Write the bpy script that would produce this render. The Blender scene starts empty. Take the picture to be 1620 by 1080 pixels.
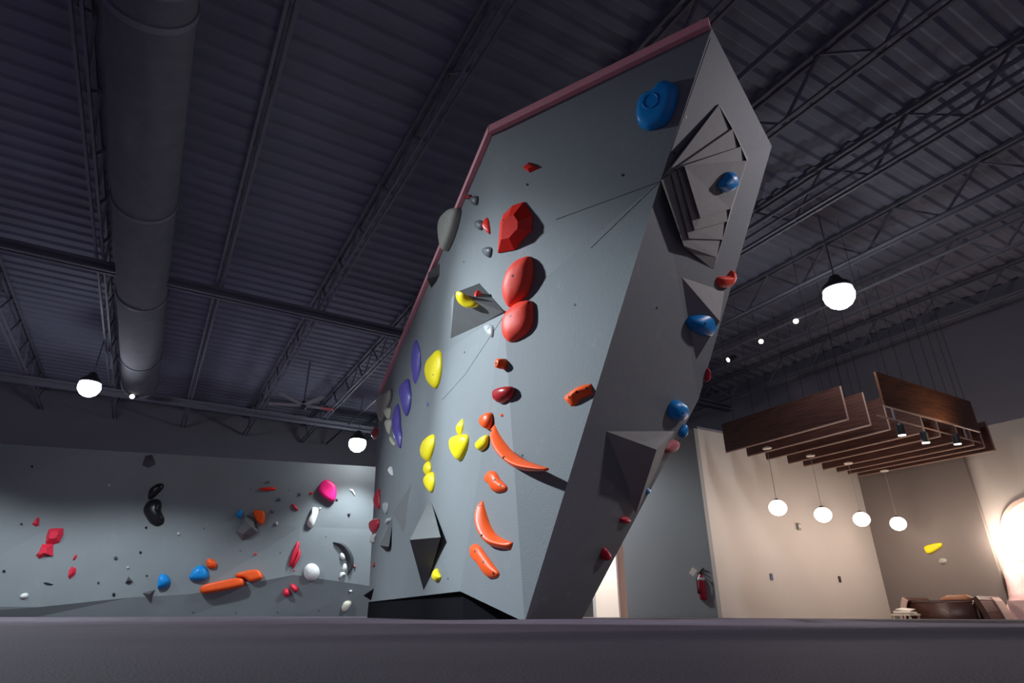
import bpy, bmesh, math, random
from mathutils import Vector, Matrix
from mathutils.bvhtree import BVHTree
from math import sin, cos, pi, radians
random.seed(7)
S = bpy.context.scene
COL = S.collection
# ------------------------------------------------------------------ camera
FOC = 940.0; TH = math.atan(432/FOC); CH = 0.05
cam_d = bpy.data.cameras.new('camera'); cam = bpy.data.objects.new('camera', cam_d); COL.objects.link(cam)
cam_d.sensor_width = 36; cam_d.lens = 36*FOC/1620; cam_d.clip_start = 0.01; cam_d.clip_end = 200
cam.location = (0, 0, CH); cam.rotation_euler = (pi/2+TH, 0, 0)
S.camera = cam
# ------------------------------------------------------------------ exposure, world
vs = S.view_settings
vs.view_transform = 'Standard'; vs.look = 'None'; vs.gamma = 1; vs.use_curve_mapping = False; vs.exposure = 0
w = bpy.data.worlds.new('world'); S.world = w; w.use_nodes = True
w.node_tree.nodes['Background'].inputs[0].default_value = (0.74, 0.62, 0.92, 1)
w.node_tree.nodes['Background'].inputs[1].default_value = 0.21
# ------------------------------------------------------------------ building frame: n across, a along the joists
D1 = Vector((-.501, .866, 0)).normalized(); D2 = Vector((.866, .501, 0)).normalized()
def W(n, a, z=0): return D2*n + D1*a + Vector((0, 0, z))
def lamp(kind, name, loc, energy, color=(1, 1, 1), target=None, **kw):
    d = bpy.data.lights.new(name, kind); d.energy = energy; d.color = color
    for k, v in kw.items(): setattr(d, k, v)
    o = bpy.data.objects.new(name, d); COL.objects.link(o); o.location = loc
    if target is not None:
        o.rotation_euler = (Vector(target)-Vector(loc)).to_track_quat('-Z', 'Y').to_euler()
    return o
COOL = (.82, .93, 1.0); WARM = (1.0, .82, .70)
LAMPS = {'a': Vector((-9.3, 12.3, 4.6)), 'b': Vector((-4.55, 17.15, 4.62)), 'c': Vector((5.15, 8.2, 4.62))}
DN = Vector((0, 0, -4))
lamp('SPOT', 'light_wall_left', LAMPS['a']-Vector((0, 0, .27)), 1150, COOL, LAMPS['a']+DN, spot_size=radians(146), spot_blend=.35, shadow_soft_size=.2)
lamp('SPOT', 'light_wall_middle', LAMPS['b']-Vector((0, 0, .3)), 560, COOL, LAMPS['b']+DN, spot_size=radians(112), spot_blend=.6, shadow_soft_size=.2)
lamp('SPOT', 'light_right', LAMPS['c']-Vector((0, 0, .3)), 90, COOL, LAMPS['c']+DN, spot_size=radians(150), spot_blend=.4, shadow_soft_size=.2)
# unseen lights outside the frame or behind the boulder, without fixtures
KEY = Vector((-6.2, 5.2, 4.95))
lamp('SPOT', 'light_boulder_key', KEY, 3300, COOL, (-.55, 5.5, 1.75), spot_size=radians(42), spot_blend=1.0, shadow_soft_size=.12)
lamp('SPOT', 'light_boulder_wide', KEY, 1200, COOL, KEY+Vector((4.2, .1, -5.2)), spot_size=radians(108), spot_blend=.7, shadow_soft_size=.12)  # added wide fill sharing the key position
lamp('SPOT', 'light_boulder_far', (-9.7, 9.4, 4.95), 1250, COOL, (-1.9, 9.2, 1.5), spot_size=radians(42), spot_blend=1.0, shadow_soft_size=.12)  # added spot that brightens the far end of the left face
lamp('SPOT', 'light_boulder_side', (6.2, 4.2, 4.9), 480, (1, .93, .98), (2.0, 4.6, 3.0), spot_size=radians(70), spot_blend=1.0, shadow_soft_size=.15)
lamp('SPOT', 'light_far_left', (-14.3, 11.4, 4.5), 880, COOL, (-14.3, 11.4, 0), spot_size=radians(144), spot_blend=.30, shadow_soft_size=.2)
lamp('SPOT', 'light_behind_boulder', (-.4, 14.6, 4.6), 800, COOL, (-.4, 14.6, 0), spot_size=radians(150), spot_blend=.4, shadow_soft_size=.2)  # added hidden spot that brightens the left partition

# ------------------------------------------------------------------ projection helpers
def ray(px, py):
    u = px-810; v = 540-py
    return Vector((u, FOC*cos(TH)-v*sin(TH), FOC*sin(TH)+v*cos(TH)))
C0 = Vector((0, 0, CH))
def atY(px, py, Y): r = ray(px, py); return C0 + r*(Y/r.y)
def atZ(px, py, z): r = ray(px, py); return C0 + r*((z-CH)/r.z)
def onP(px, py, p, n):
    r = ray(px, py); return C0 + r*((p-C0).dot(n)/r.dot(n))
def proj(P):
    d = P-C0; c = d.y*cos(TH)+d.z*sin(TH); v = -d.y*sin(TH)+d.z*cos(TH)
    return (810+FOC*d.x/c, 540-FOC*v/c)
CR = {0: (0, 0, 1), 1: (0, 700, 3.6), 2: (280, 700, 3.6), 3: (570, 560, 2.456), 4: (600, 280, 3.377), 5: (720, 560, 2.842),
      6: (960, 30, 2.7), 7: (900, 400, 1.8), 8: (1080, 560, 2.4537), 9: (1380, 740, 4.154), 10: (800, 30, 2.92),
      11: (1040, 140, 6), 12: (1040, 320, 7.714), 13: (1040, 400, 4.909), 14: (570, 590, 8.31), 15: (570, 740, 4.5), 16: (1380, 570, 6.75), 17: (1520, 740, 4.5)}
def cv(c, pts):
    ox, oy, s = CR[c]
    return [(ox+x/s, oy+y/s) for x, y in pts]

# ------------------------------------------------------------------ materials
def mat(name, color, rough=.6, bump=0, bscale=60, var=.0, vscale=3, spec=.5, emit=None, estr=0, metal=0, var_col=None, chalk=0, trans=0):
    m = bpy.data.materials.new(name); m.use_nodes = True; nt = m.node_tree; N = nt.nodes; L = nt.links
    b = N['Principled BSDF']; b.inputs['Base Color'].default_value = (*color, 1); b.inputs['Roughness'].default_value = rough
    b.inputs['Metallic'].default_value = metal; b.inputs['Specular IOR Level'].default_value = spec
    tc = N.new('ShaderNodeTexCoord')
    src = None
    if var or chalk:
        n = N.new('ShaderNodeTexNoise'); n.inputs['Scale'].default_value = vscale; n.inputs['Detail'].default_value = 6
        L.new(tc.outputs['Object'], n.inputs['Vector'])
        mx = N.new('ShaderNodeMix'); mx.data_type = 'RGBA'
        mx.inputs[6].default_value = (*[c*(1-var) for c in color], 1)
        vc = var_col or [min(1, c*(1+var)) for c in color]; mx.inputs[7].default_value = (*vc, 1)
        L.new(n.outputs['Fac'], mx.inputs[0]); src = mx.outputs[2]
    if chalk:
        n2 = N.new('ShaderNodeTexNoise'); n2.inputs['Scale'].default_value = vscale*2.3; n2.inputs['Detail'].default_value = 8; n2.inputs['Roughness'].default_value = .75
        L.new(tc.outputs['Object'], n2.inputs['Vector'])
        cr = N.new('ShaderNodeValToRGB'); cr.color_ramp.elements[0].position = .60; cr.color_ramp.elements[1].position = .80
        cr.color_ramp.elements[0].color = (0, 0, 0, 1); cr.color_ramp.elements[1].color = (chalk, chalk, chalk, 1)
        L.new(n2.outputs['Fac'], cr.inputs[0])
        m2 = N.new('ShaderNodeMix'); m2.data_type = 'RGBA'; L.new(cr.outputs[0], m2.inputs[0]); L.new(src, m2.inputs[6]); m2.inputs[7].default_value = (.75, .76, .74, 1); src = m2.outputs[2]
    if src: L.new(src, b.inputs['Base Color'])
    if bump:
        n = N.new('ShaderNodeTexNoise'); n.inputs['Scale'].default_value = bscale; n.inputs['Detail'].default_value = 4
        L.new(tc.outputs['Object'], n.inputs['Vector'])
        bp = N.new('ShaderNodeBump'); bp.inputs['Strength'].default_value = bump; bp.inputs['Distance'].default_value = .01
        L.new(n.outputs['Fac'], bp.inputs['Height']); L.new(bp.outputs[0], b.inputs['Normal'])
    if emit: b.inputs['Emission Color'].default_value = (*emit, 1); b.inputs['Emission Strength'].default_value = estr
    if trans: b.inputs['Transmission Weight'].default_value = trans
    return m
def wood(name, c1, c2):
    m = bpy.data.materials.new(name); m.use_nodes = True; nt = m.node_tree; N = nt.nodes; L = nt.links; b = N['Principled BSDF']
    tc = N.new('ShaderNodeTexCoord'); mp = N.new('ShaderNodeMapping'); mp.inputs['Scale'].default_value = (1.2, 22, 22)
    n = N.new('ShaderNodeTexNoise'); n.inputs['Scale'].default_value = 2.2; n.inputs['Detail'].default_value = 8; n.inputs['Distortion'].default_value = .6
    L.new(tc.outputs['Object'], mp.inputs[0]); L.new(mp.outputs[0], n.inputs['Vector'])
    cr = N.new('ShaderNodeValToRGB'); cr.color_ramp.elements[0].position = .38; cr.color_ramp.elements[1].position = .66
    cr.color_ramp.elements[0].color = (*c1, 1); cr.color_ramp.elements[1].color = (*c2, 1)
    L.new(n.outputs['Fac'], cr.inputs[0]); L.new(cr.outputs[0], b.inputs['Base Color']); b.inputs['Roughness'].default_value = .5
    return m
M = dict(
 wall=mat('grey wall paint', (.19, .21, .22), .75, .25, 90, .10, 1.2, chalk=.10),
 boulder=mat('grey textured paint', (.175, .192, .205), .72, .35, 120, .08, 1.5, chalk=.16),
 vol=mat('grey volume paint', (.15, .155, .16), .8, .4, 140, .12, 4, chalk=.22),
 vol_dark=mat('dark volume paint', (.075, .072, .08), .8, .4, 140, .1, 5),
 vol_chalk=mat('chalked volume paint', (.28, .28, .27), .8, .4, 140, .14, 5, chalk=.35),
 rail=mat('dull pink rail paint', (.85, .36, .40), .7, .1, 40, .1, 6),
 black=mat('black board', (.006, .006, .008), .9, .2, 20, .2, 3, spec=.05),
 mat=mat('dark mat vinyl', (.118, .088, .118), .75, .45, 260, .2, 3, spec=.25),
 matline=mat('mat seam', (.02, .019, .028), .8),
 deck=mat('dark roof deck', (.20, .212, .285), .8, .15, 12, .25, .8),
 steel=mat('dark painted steel', (.16, .165, .21), .65, 0, 1, .2, 2),
 duct=mat('dark fabric duct', (.125, .125, .155), .95, .6, 60, .25, 5),
 darkwall=mat('black wall paint', (.23, .22, .27), .85, .1, 60, .1, 1),
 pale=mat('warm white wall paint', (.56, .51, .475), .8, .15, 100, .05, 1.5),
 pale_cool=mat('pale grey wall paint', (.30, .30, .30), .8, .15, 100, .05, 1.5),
 taupe=mat('taupe wall paint', (.21, .178, .166), .8, .2, 100, .06, 1.5),
 seam=mat('panel seam', (.09, .095, .10), .8), wire=mat('black wire', (.01, .01, .012), 1.0, spec=0),
 white=mat('white paint', (.8, .78, .74), .6),
 pink=mat('pale pink casing', (.80, .56, .50), .6),
 concrete=mat('grey lounge floor', (.16, .15, .14), .7, .1, 20, .1, 2),
 wood=wood('dark red wood', (.050, .018, .014), (.115, .042, .030)),
 wood_lit=wood('warm-lit brown wood', (.10, .038, .020), (.24, .095, .045)),  # wood tone lightened and warmed to stand for light on the fascia
 wood_edge=mat('light board edge', (.34, .20, .16), .6),
 globe=mat('white glass globe', (.9, .88, .84), .3, emit=(1, .86, .72), estr=5),
 lampglow=mat('lit lamp lens', (.9, .95, 1), .3, emit=(.92, .97, 1), estr=40),
 lampsmall=mat('small lit lens', (1, 1, 1), .3, emit=(1, .98, .94), estr=9),
 lampdim=mat('dim lit lens', (1, 1, 1), .3, emit=(1, .94, .85), estr=3),
 housing=mat('black lamp housing', (.03, .03, .035), .4),
 cord=mat('pale cord', (.42, .36, .32), .6),
 canopy=mat('ivory canopy', (.75, .68, .60), .5),
 extred=mat('red enamel', (.42, .012, .035), .35),
 paper=mat('white paper', (.7, .68, .62), .8),
 leather=mat('dark brown leather', (.045, .014, .010), .4, .3, 40, .3, 6),
 leather_tan=mat('lighter tan leather', (.36, .15, .075), .5, .3, 40, .3, 8),
 piping=mat('pale upholstery end', (.55, .40, .36), .7),
 plastic=mat('pale pink plastic sheet', (.78, .52, .52), .35, .6, 9, .12, 4),
 mirror=mat('mirror glass', (.85, .85, .85), .08, metal=1),
 outlet_b=mat('blue outlet cover', (.03, .10, .22), .5), outlet_k=mat('black outlet cover', (.02, .022, .03), .5),
 grey_plastic=mat('grey plastic', (.25, .25, .23), .5), fan=mat('grey fan blade', (.32, .31, .33), .5), fan_red=mat('red blade tip', (.6, .12, .14), .5),
 bolt=mat('dark bolt hole', (.012, .012, .014), .5),
 brick=mat('tan storefront', (.35, .24, .16), .7, .2, 8, .3, 4), glasswin=mat('window pane', (.6, .6, .62), .15),
)
def hm(name, c, rough=.42, chalk=.0): return mat(name, c, rough, .12, 90, .10, 9, chalk=chalk, spec=.3)
HC = dict(red=hm('red hold', (.80, .03, .018), .35), dred=hm('dark red hold', (.36, .018, .022), .32), crim=hm('crimson hold', (.62, .02, .05)), chalkred=hm('chalky red hold', (.78, .06, .035), .5, .3),
 orange=hm('orange hold', (.88, .10, .014)), yellow=hm('yellow hold', (.95, .76, .012)), blue=hm('blue hold', (.008, .25, .66), .35), bluec=hm('chalked blue hold', (.01, .25, .66), .4, .9),
 purple=hm('purple hold', (.11, .085, .40), .35, .25), pink=hm('magenta hold', (.78, .015, .17)), white=hm('white hold', (.80, .80, .76), .5), cream=hm('cream hold', (.66, .64, .50), .5),
 greyw=hm('pale grey hold', (.36, .35, .31), .6), grey=hm('grey hold', (.12, .13, .145), .4), black=hm('black hold', (.014, .014, .018), .28), dgrey=hm('charcoal hold', (.06, .062, .07), .5),
 silver=hm('silver hold', (.42, .44, .45), .35), pinkish=hm('dusty pink hold', (.5, .13, .14), .6, .8))

# ------------------------------------------------------------------ object helpers
def link(name, bm, material, parent=None, smooth=False, origin=None):
    me = bpy.data.meshes.new(name)
    if origin is None: origin = Vector((0, 0, 0))
    bmesh.ops.translate(bm, verts=bm.verts, vec=-Vector(origin))
    bmesh.ops.recalc_face_normals(bm, faces=bm.faces)
    bm.to_mesh(me); bm.free()
    for mm in (material if isinstance(material, list) else [material]): me.materials.append(mm)
    if smooth:
        for p in me.polygons: p.use_smooth = True
    o = bpy.data.objects.new(name, me); COL.objects.link(o)
    if parent is not None:
        o.parent = parent; o.location = Vector(origin)-parent.location if parent.rotation_euler.z == 0 else origin
    else: o.location = origin
    return o
def tag(o, label=None, cat=None, group=None, kind=None):
    if label: o['label'] = label
    if cat: o['category'] = cat
    if group: o['group'] = group
    if kind: o['kind'] = kind
    return o
def empty(name, loc, label, cat, group=None):
    o = bpy.data.objects.new(name, None); COL.objects.link(o); o.location = loc; o.empty_display_size = .1
    return tag(o, label, cat, group)
def struct(name, bm, m, **k): o = link(name, bm, m, **k); o['kind'] = 'structure'; return o
def bar(bm, p, q, w, h, up=Vector((0, 0, 1))):
    p = Vector(p); q = Vector(q); d = (q-p).normalized()
    s = d.cross(up)
    if s.length < 1e-4: s = d.cross(Vector((0, 1, 0)))
    s.normalize(); t = s.cross(d).normalized()
    vs = []
    for b in (p, q):
        for x, y in ((-1, -1), (1, -1), (1, 1), (-1, 1)): vs.append(bm.verts.new(b+s*(x*w/2)+t*(y*h/2)))
    for f in ((0, 1, 2, 3), (7, 6, 5, 4), (0, 4, 5, 1), (1, 5, 6, 2), (2, 6, 7, 3), (3, 7, 4, 0)): bm.faces.new([vs[i] for i in f])
def tube(bm, pts, radii, seg=12, cap=True):
    pts = [Vector(p) for p in pts]; rings = []
    for i, p in enumerate(pts):
        d = (pts[min(i+1, len(pts)-1)]-pts[max(i-1, 0)])
        if d.length < 1e-6: d = pts[-1]-pts[0]
        d.normalize(); ref = Vector((0, 0, 1)) if abs(d.z) < .9 else Vector((1, 0, 0))
        s = d.cross(ref).normalized(); t = d.cross(s)
        r = radii[i] if isinstance(radii, (list, tuple)) else radii
        rings.append([bm.verts.new(p+(s*cos(2*pi*k/seg)+t*sin(2*pi*k/seg))*r) for k in range(seg)])
    for a, b in zip(rings, rings[1:]):
        for k in range(seg): bm.faces.new((a[k], a[(k+1) % seg], b[(k+1) % seg], b[k]))
    if cap: bm.faces.new(rings[0]); bm.faces.new(rings[-1][::-1])
def lathe(bm, c, prof, seg=24, axis=Vector((0, 0, 1))):
    c = Vector(c); tube(bm, [c+axis*z for r, z in prof], [max(r, .0005) for r, z in prof], seg)
def lathe2(bm, c, prof, seg=24):
    c = Vector(c); rings = []
    for r, z in prof: rings.append([bm.verts.new(c+Vector((cos(2*pi*k/seg)*max(r, .0005), sin(2*pi*k/seg)*max(r, .0005), z))) for k in range(seg)])
    for a, b in zip(rings, rings[1:]):
        for k in range(seg): bm.faces.new((a[k], a[(k+1) % seg], b[(k+1) % seg], b[k]))
    bm.faces.new(rings[0]); bm.faces.new(rings[-1][::-1])
def poly_mesh(verts, faces):
    bm = bmesh.new(); v = [bm.verts.new(p) for p in verts]
    for f in faces: bm.faces.new([v[i] for i in f])
    return bm
def slab(bm, pts, off):
    a = [bm.verts.new(p) for p in pts]; b = [bm.verts.new(Vector(p)+off) for p in pts]; n = len(pts)
    bm.faces.new(a); bm.faces.new(b[::-1])
    for i in range(n): bm.faces.new((a[i], a[(i+1) % n], b[(i+1) % n], b[i]))
def bvh_of(o):
    me = o.data; return BVHTree.FromPolygons([o.matrix_basis @ v.co for v in me.vertices], [list(p.vertices) for p in me.polygons])

# ================================================================== SETTING
CEIL = 6.2
# mat floor with gentle folds
bm = bmesh.new()
def matz(x, y):
    z = .0035*math.sin(y*4.2+.5*math.sin(x*.9)) * math.exp(-((y-1.45)/.35)**2)*1.6
    z += .020*math.exp(-((y-1.5-.05*math.sin(x*1.3)-.03*x)/.05)**2)*(.55+.45*math.sin(x*1.1+.4))
    z += .024*math.exp(-((y-4.3-.12*math.sin(x*.5))/.12)**2)*(.6+.4*math.sin(x*.7+1))
    z += .018*math.exp(-((y-2.6+.1*x)/.09)**2)*(.4+.6*math.sin(x*.8+2))
    return max(z, -.004)
ys = [-4, -2, -.5, 0, .3]+[.5+.03*i for i in range(100)]+[3.6+.08*i for i in range(40)]+[7, 8, 10, 12, 14, 16, 18, 20, 22]
xs = [-26, -20, -15, -10, -7]+[-5+.2*i for i in range(51)]+[6, 7, 8, 9, 10, 11, 12]
grid = {}
for j, y in enumerate(ys):
    xe = (8.8-.501*y)/.866
    for i, x in enumerate(xs):
        xx = min(x, xe); grid[i, j] = bm.verts.new((xx, y, matz(xx, y) if xx == x else 0))
for j in range(len(ys)-1):
    for i in range(len(xs)-1):
        q = [grid[i, j], grid[i+1, j], grid[i+1, j+1], grid[i, j+1]]
        try: bm.faces.new(q)
        except Exception: pass
bmesh.ops.remove_doubles(bm, verts=bm.verts, dist=1e-5)
edge = [e for e in bm.edges if e.is_boundary]
r = bmesh.ops.extrude_edge_only(bm, edges=edge)
for v in [g for g in r['geom'] if isinstance(g, bmesh.types.BMVert)]: v.co.z = -.42
o = struct('floor', bm, M['mat'], smooth=False)
for p in o.data.polygons: p.use_smooth = abs(p.normal.z) > .5
# mat seams
bm = poly_mesh([W(-20, -8, -.42), W(16, -8, -.42), W(16, 24, -.42), W(-20, 24, -.42)], [(0, 1, 2, 3)])
struct('floor_lounge', bm, M['concrete'])

# roof deck: corrugated
bm = bmesh.new()
pitch = .30; prof = []
a = -8.0
while a < 21.9:
    prof += [(a, CEIL), (a+.11, CEIL), (a+.15, CEIL+.035), (a+.26, CEIL+.035)]; a += pitch
L_ = [bm.verts.new(W(-17, a, z)) for a, z in prof]; R_ = [bm.verts.new(W(14.6, a, z)) for a, z in prof]
for i in range(len(prof)-1): bm.faces.new((L_[i], L_[i+1], R_[i+1], R_[i]))
struct('ceiling', bm, M['deck'])
# back wall (black), right wall: pale below, black above
def wallbox(name, p, q, z0, z1, m, th=.12, side=1):
    p = Vector(p); q = Vector(q); d = (q-p).normalized(); nn = Vector((-d.y, d.x, 0))*th*side
    bm = bmesh.new(); slab(bm, [p+Vector((0, 0, z0)), q+Vector((0, 0, z0)), q+Vector((0, 0, z1)), p+Vector((0, 0, z1))], nn)
    return struct(name, bm, m)
PALE = 3.42
wallbox('wall_back', W(-17, 21.6), W(13.9, 21.6), -.42, CEIL+.06, M['darkwall'])
wallbox('wall_right', W(14.1, -8), W(14.1, 21.6), -.42, 3.5, M['pale'], side=-1)
wallbox('wall_right_upper', W(14.05, -8), W(14.05, 21.6), 3.5, CEIL, M['darkwall'], side=-1)
wallbox('trim_1', W(13.99, -8), W(13.99, 21.6), CEIL-.30, CEIL, M['steel'], side=-1, th=.06)
# lounge partitions
P1 = atZ(1103, 678, PALE); P1.z = 0
def px_on_line(px, p, d):     # ray at horizon px -> point on the plan line
    k = (px-810)/ray(px, 968).y
    t = (k*p.y-p.x)/(d.x-k*d.y); return p+d*t
P0 = px_on_line(999, P1, D1)
n3 = 13.98
k3 = (1409-810)/ray(1409, 968).y; Y2 = n3/(.866*k3+.501); P2 = Vector((k3*Y2, Y2, 0))
k4 = (1601-810)/ray(1601, 968).y; Y3 = n3/(.866*k4+.501); P3 = Vector((k4*Y3, Y3, 0))
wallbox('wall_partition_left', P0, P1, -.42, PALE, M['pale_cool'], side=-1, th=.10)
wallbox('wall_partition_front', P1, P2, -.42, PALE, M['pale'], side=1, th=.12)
wallbox('wall_partition_right', P3, P2+(P2-P3).normalized()*-.0, -.42, PALE, M['taupe'], side=-1, th=.12)
# alcove past the left partition
A0 = P0+D1*.0
aP0 = P0.dot(D1); nP0 = P0.dot(D2)
def nx(px, a):   # n of ray px on plane a=const
    k = (px-810)/ray(px, 968).y; Y = a/(.866-.501*k); return Vector((k*Y, Y, 0)).dot(D2)
aw = aP0+1.5
wallbox('wall_alcove', W(nx(944, aw), aw), W(14, aw), -.42, PALE, M['white'], side=1)
wallbox('trim_2', W(nx(982, aP0+.25), aP0+.25), W(nx(1000, aP0+.25)+.1, aP0+.25), -.42, PALE, M['pink'], side=1, th=.05)
wallbox('wall_alcove_far', W(nx(944, aw)-2.5, aw+.9), W(nx(944, aw)+.3, aw+.9), -.42, PALE, M['brick'], side=1)
bm = bmesh.new()
wx0 = nx(925, aw+.9); wx1 = nx(942, aw+.9)
def rect(bm, n0, n1, z0, z1, a, t):
    slab(bm, [W(n0, a, z0), W(n1, a, z0), W(n1, a, z1), W(n0, a, z1)], -D1*t)
rect(bm, wx0-.05, wx1, .62, 1.5, aw+.88, .02)
wf = struct('window_1', bm, M['glasswin'])
bm = bmesh.new()
for k in range(4): bar(bm, W(wx0-.05+k*.09, aw+.85, .6), W(wx0-.05+k*.09, aw+.85, 1.5), .02, .02)
bar(bm, W(wx0-.1, aw+.85, .6), W(wx1, aw+.85, .6), .03, .05)
f_ = link('window_frame', bm, M['steel'], wf)
lamp('AREA', 'light_alcove', W(nx(960, aw), aw-.7, 3.2), 260, (1, .93, .86), W(nx(965, aw), aw-.1, .4), size=.6)
struct('ceiling_alcove', (lambda b: (slab(b, [P0+Vector((0, 0, PALE)), P1+Vector((0, 0, PALE)), P2+Vector((0, 0, PALE)), W(14.0, P2.dot(D1), PALE), W(14.0, aw+2, PALE), W(nP0, aw+2, PALE)], Vector((0, 0, .05))), b)[1])(bmesh.new()), M['darkwall'])

# left climbing wall with shallow facets
W0 = atZ(0, 702, 4.2); W1 = atZ(590, 738, 4.2); W0.z = W1.z = 0
dw = (W1-W0).normalized(); nw = Vector((dw.y, -dw.x, 0))    # towards the camera
def ws(px):
    k = (px-810)/ray(px, 968).y; t = (k*W0.y-W0.x)/(dw.x-k*dw.y); return t
cols = [-420, -150, 60, 200, 300, 457, 600, 690]
mid = [.25, .25, .22, .45, .55, 1.05, .75, .7]
moff = [0, .0, .05, .08, .10, .16, .12, .1]
up = [.0, .05, -.06, .04, .12, .02, -.05, 0]
bm = bmesh.new(); rows = []
for c, m_, mo, u_ in zip(cols, mid, moff, up):
    b = W0+dw*ws(c)
    rows.append([bm.verts.new(b-nw*.10), bm.verts.new(b+nw*mo+Vector((0, 0, m_))), bm.verts.new(b+nw*(u_+.03)+Vector((0, 0, 2.35))), bm.verts.new(b+nw*.0+Vector((0, 0, 4.2)))])
for r0, r1 in zip(rows, rows[1:]):
    for k in range(3):
        bm.faces.new((r0[k], r1[k], r1[k+1])); bm.faces.new((r0[k], r1[k+1], r0[k+1]))
# thickness
ge = [e for e in bm.edges if e.is_boundary]
r = bmesh.ops.extrude_edge_only(bm, edges=ge)
for v in [g for g in r['geom'] if isinstance(g, bmesh.types.BMVert)]: v.co = v.co-nw*.5
leftwall = struct('wall_left', bm, M['wall'])

# ================================================================== BOULDER
HB = 4.2+CH
T = atZ(1126, 44, HB); TR = atZ(1221, 231, HB); TL = atZ(779, 212, HB); BL = atZ(603, 622, HB)
F = atY(1045, 285, 3.78); E = atY(797, 495, 4.9); K = atY(728, 935, 6.0); L = atZ(583, 952, K.z+.01)
G = atY(830, 976, 4.9); G.z = .0
N_ = atY(596, 705, L.y+.25); J = atY(1105, 632, 5.62); R = atY(919, 975, 5.85); R.z = 0
L2 = atY(591, 862, L.y+.05); L3 = atY(577, 948, L.y+.3)
BRt = Vector((1.0, BL.y+.5, HB)); BRb = Vector((.75, L.y+.7, K.z))
V = [T, TR, TL, BL, F, E, K, L, G, N_, J, R, BRt, BRb]
fc = [(2, 0, 4), (2, 4, 5),            # front, upper
      (2, 5, 9, 3),                     # upper left
      (5, 6, 7, 9),                     # left, lower
      (5, 4, 8), (5, 8, 6),             # front, lower
      (0, 1, 4), (1, 10, 4), (4, 10, 8), (10, 11, 8),
      (0, 2, 3, 12, 1), (1, 12, 10), (10, 12, 13, 11), (3, 9, 7, 13, 12), (8, 11, 13, 7, 6)]
bm = poly_mesh(V, fc)
bmesh.ops.triangulate(bm, faces=bm.faces[:])
boulder_root = empty('climbing_boulder', (0, 7, 0), 'large freestanding grey climbing boulder leaning out over the dark mats', 'climbing wall')
bm.faces.ensure_lookup_table()
for f in bm.faces:
    if all(v.co.z < .5 for v in f.verts): f.material_index = 1
body = link('wall_panels', bm, [M['boulder'], M['black']], boulder_root, origin=Vector((0, 7, 0)))
vv = [v.co+Vector((0, 7, 0)) for v in body.data.vertices]
def near(i, P): return (vv[i]-P).length < 1e-3
for p in body.data.polygons: p.use_smooth = True
for e in body.data.edges:
    a, b = e.vertices
    e.use_edge_sharp = not ((near(a, TL) and (near(b, E) or near(b, F))) or (near(b, TL) and (near(a, E) or near(a, F))))
boulder_bvh = BVHTree.FromPolygons([v.co+Vector((0, 7, 0)) for v in body.data.vertices], [list(p.vertices) for p in body.data.polygons])
# kickboard
def inset(p, d): return p+d
cen = Vector((.0, 8, 0))
ft = []
for p, s in ((L, .05), (K, .10), (G, .20), (R, .2), (BRb, .1)):
    q = Vector((p.x, p.y, 0)); dd = (cen-q).normalized(); ft.append(q+dd*s*3 if s > .1 else q+dd*s)
ft[0] = Vector((L.x-.02, L.y+.1, 0))
bm = bmesh.new(); vb = [bm.verts.new(p) for p in ft]; hz = [K.z+.01, K.z+.02, .02, .02, .2]
vt = [bm.verts.new(p+Vector((0, 0, h))) for p, h in zip(ft, hz)]
for i in range(5): bm.faces.new((vb[i], vb[(i+1) % 5], vt[(i+1) % 5], vt[i]))
bm.faces.new(vt); bm.faces.new(vb[::-1])
o = link('kickboard', bm, M['black'], boulder_root, origin=Vector((0, 7, 0))); tag(o, 'black recessed kickboard under the overhang')
# pink coping rail
bm = bmesh.new()
off = Vector((-.02, -.02, .03))
bar(bm, TL+off, T+off, .05, .085); bar(bm, BL+off, TL+off, .05, .085)
o = link('top_rail', bm, M['rail'], boulder_root, origin=Vector((0, 7, 0))); tag(o, 'dusty pink rail along the top edge')
# thin dark panel seams
def seam(p, q, wd=.005):
    n = 24; P_ = []
    for i in range(n+1):
        x = p[0]+(q[0]-p[0])*i/n; y = p[1]+(q[1]-p[1])*i/n
        h, nn, _, _ = boulder_bvh.ray_cast(C0, ray(x, y).normalized())
        if h is None: continue
        if P_ and (h-P_[-1]).length > .8: break
        P_.append(h+nn*(.001 if nn.dot(ray(x, y)) < 0 else -.001))
    bm = bmesh.new(); tube(bm, P_, wd/2, 6)
    link('panel_seam', bm, M['seam'], boulder_root, origin=Vector((0, 7, 0)))
for s_ in (((1044, 287), (880, 347)), ((1044, 287), (935, 392)), ((795, 503), (736, 592)), ((736, 592), (700, 632)), ((1124, 60), (1046, 283))): seam(*s_)

lw_bvh = bvh_of(leftwall)
n3p = W(n3-.0, 0)
SURF = {'b': boulder_bvh, 'w': lw_bvh}
def hit(surf, px, py):
    if surf == 't':
        n = -D2; p = P2; return onP(px, py, p, n), n
    h, n, i, d = SURF[surf].ray_cast(C0, ray(px, py).normalized())
    if h is None: raise Exception('miss %s %s %s' % (surf, px, py))
    if n.dot(ray(px, py)) > 0: n = -n
    return h, n

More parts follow.
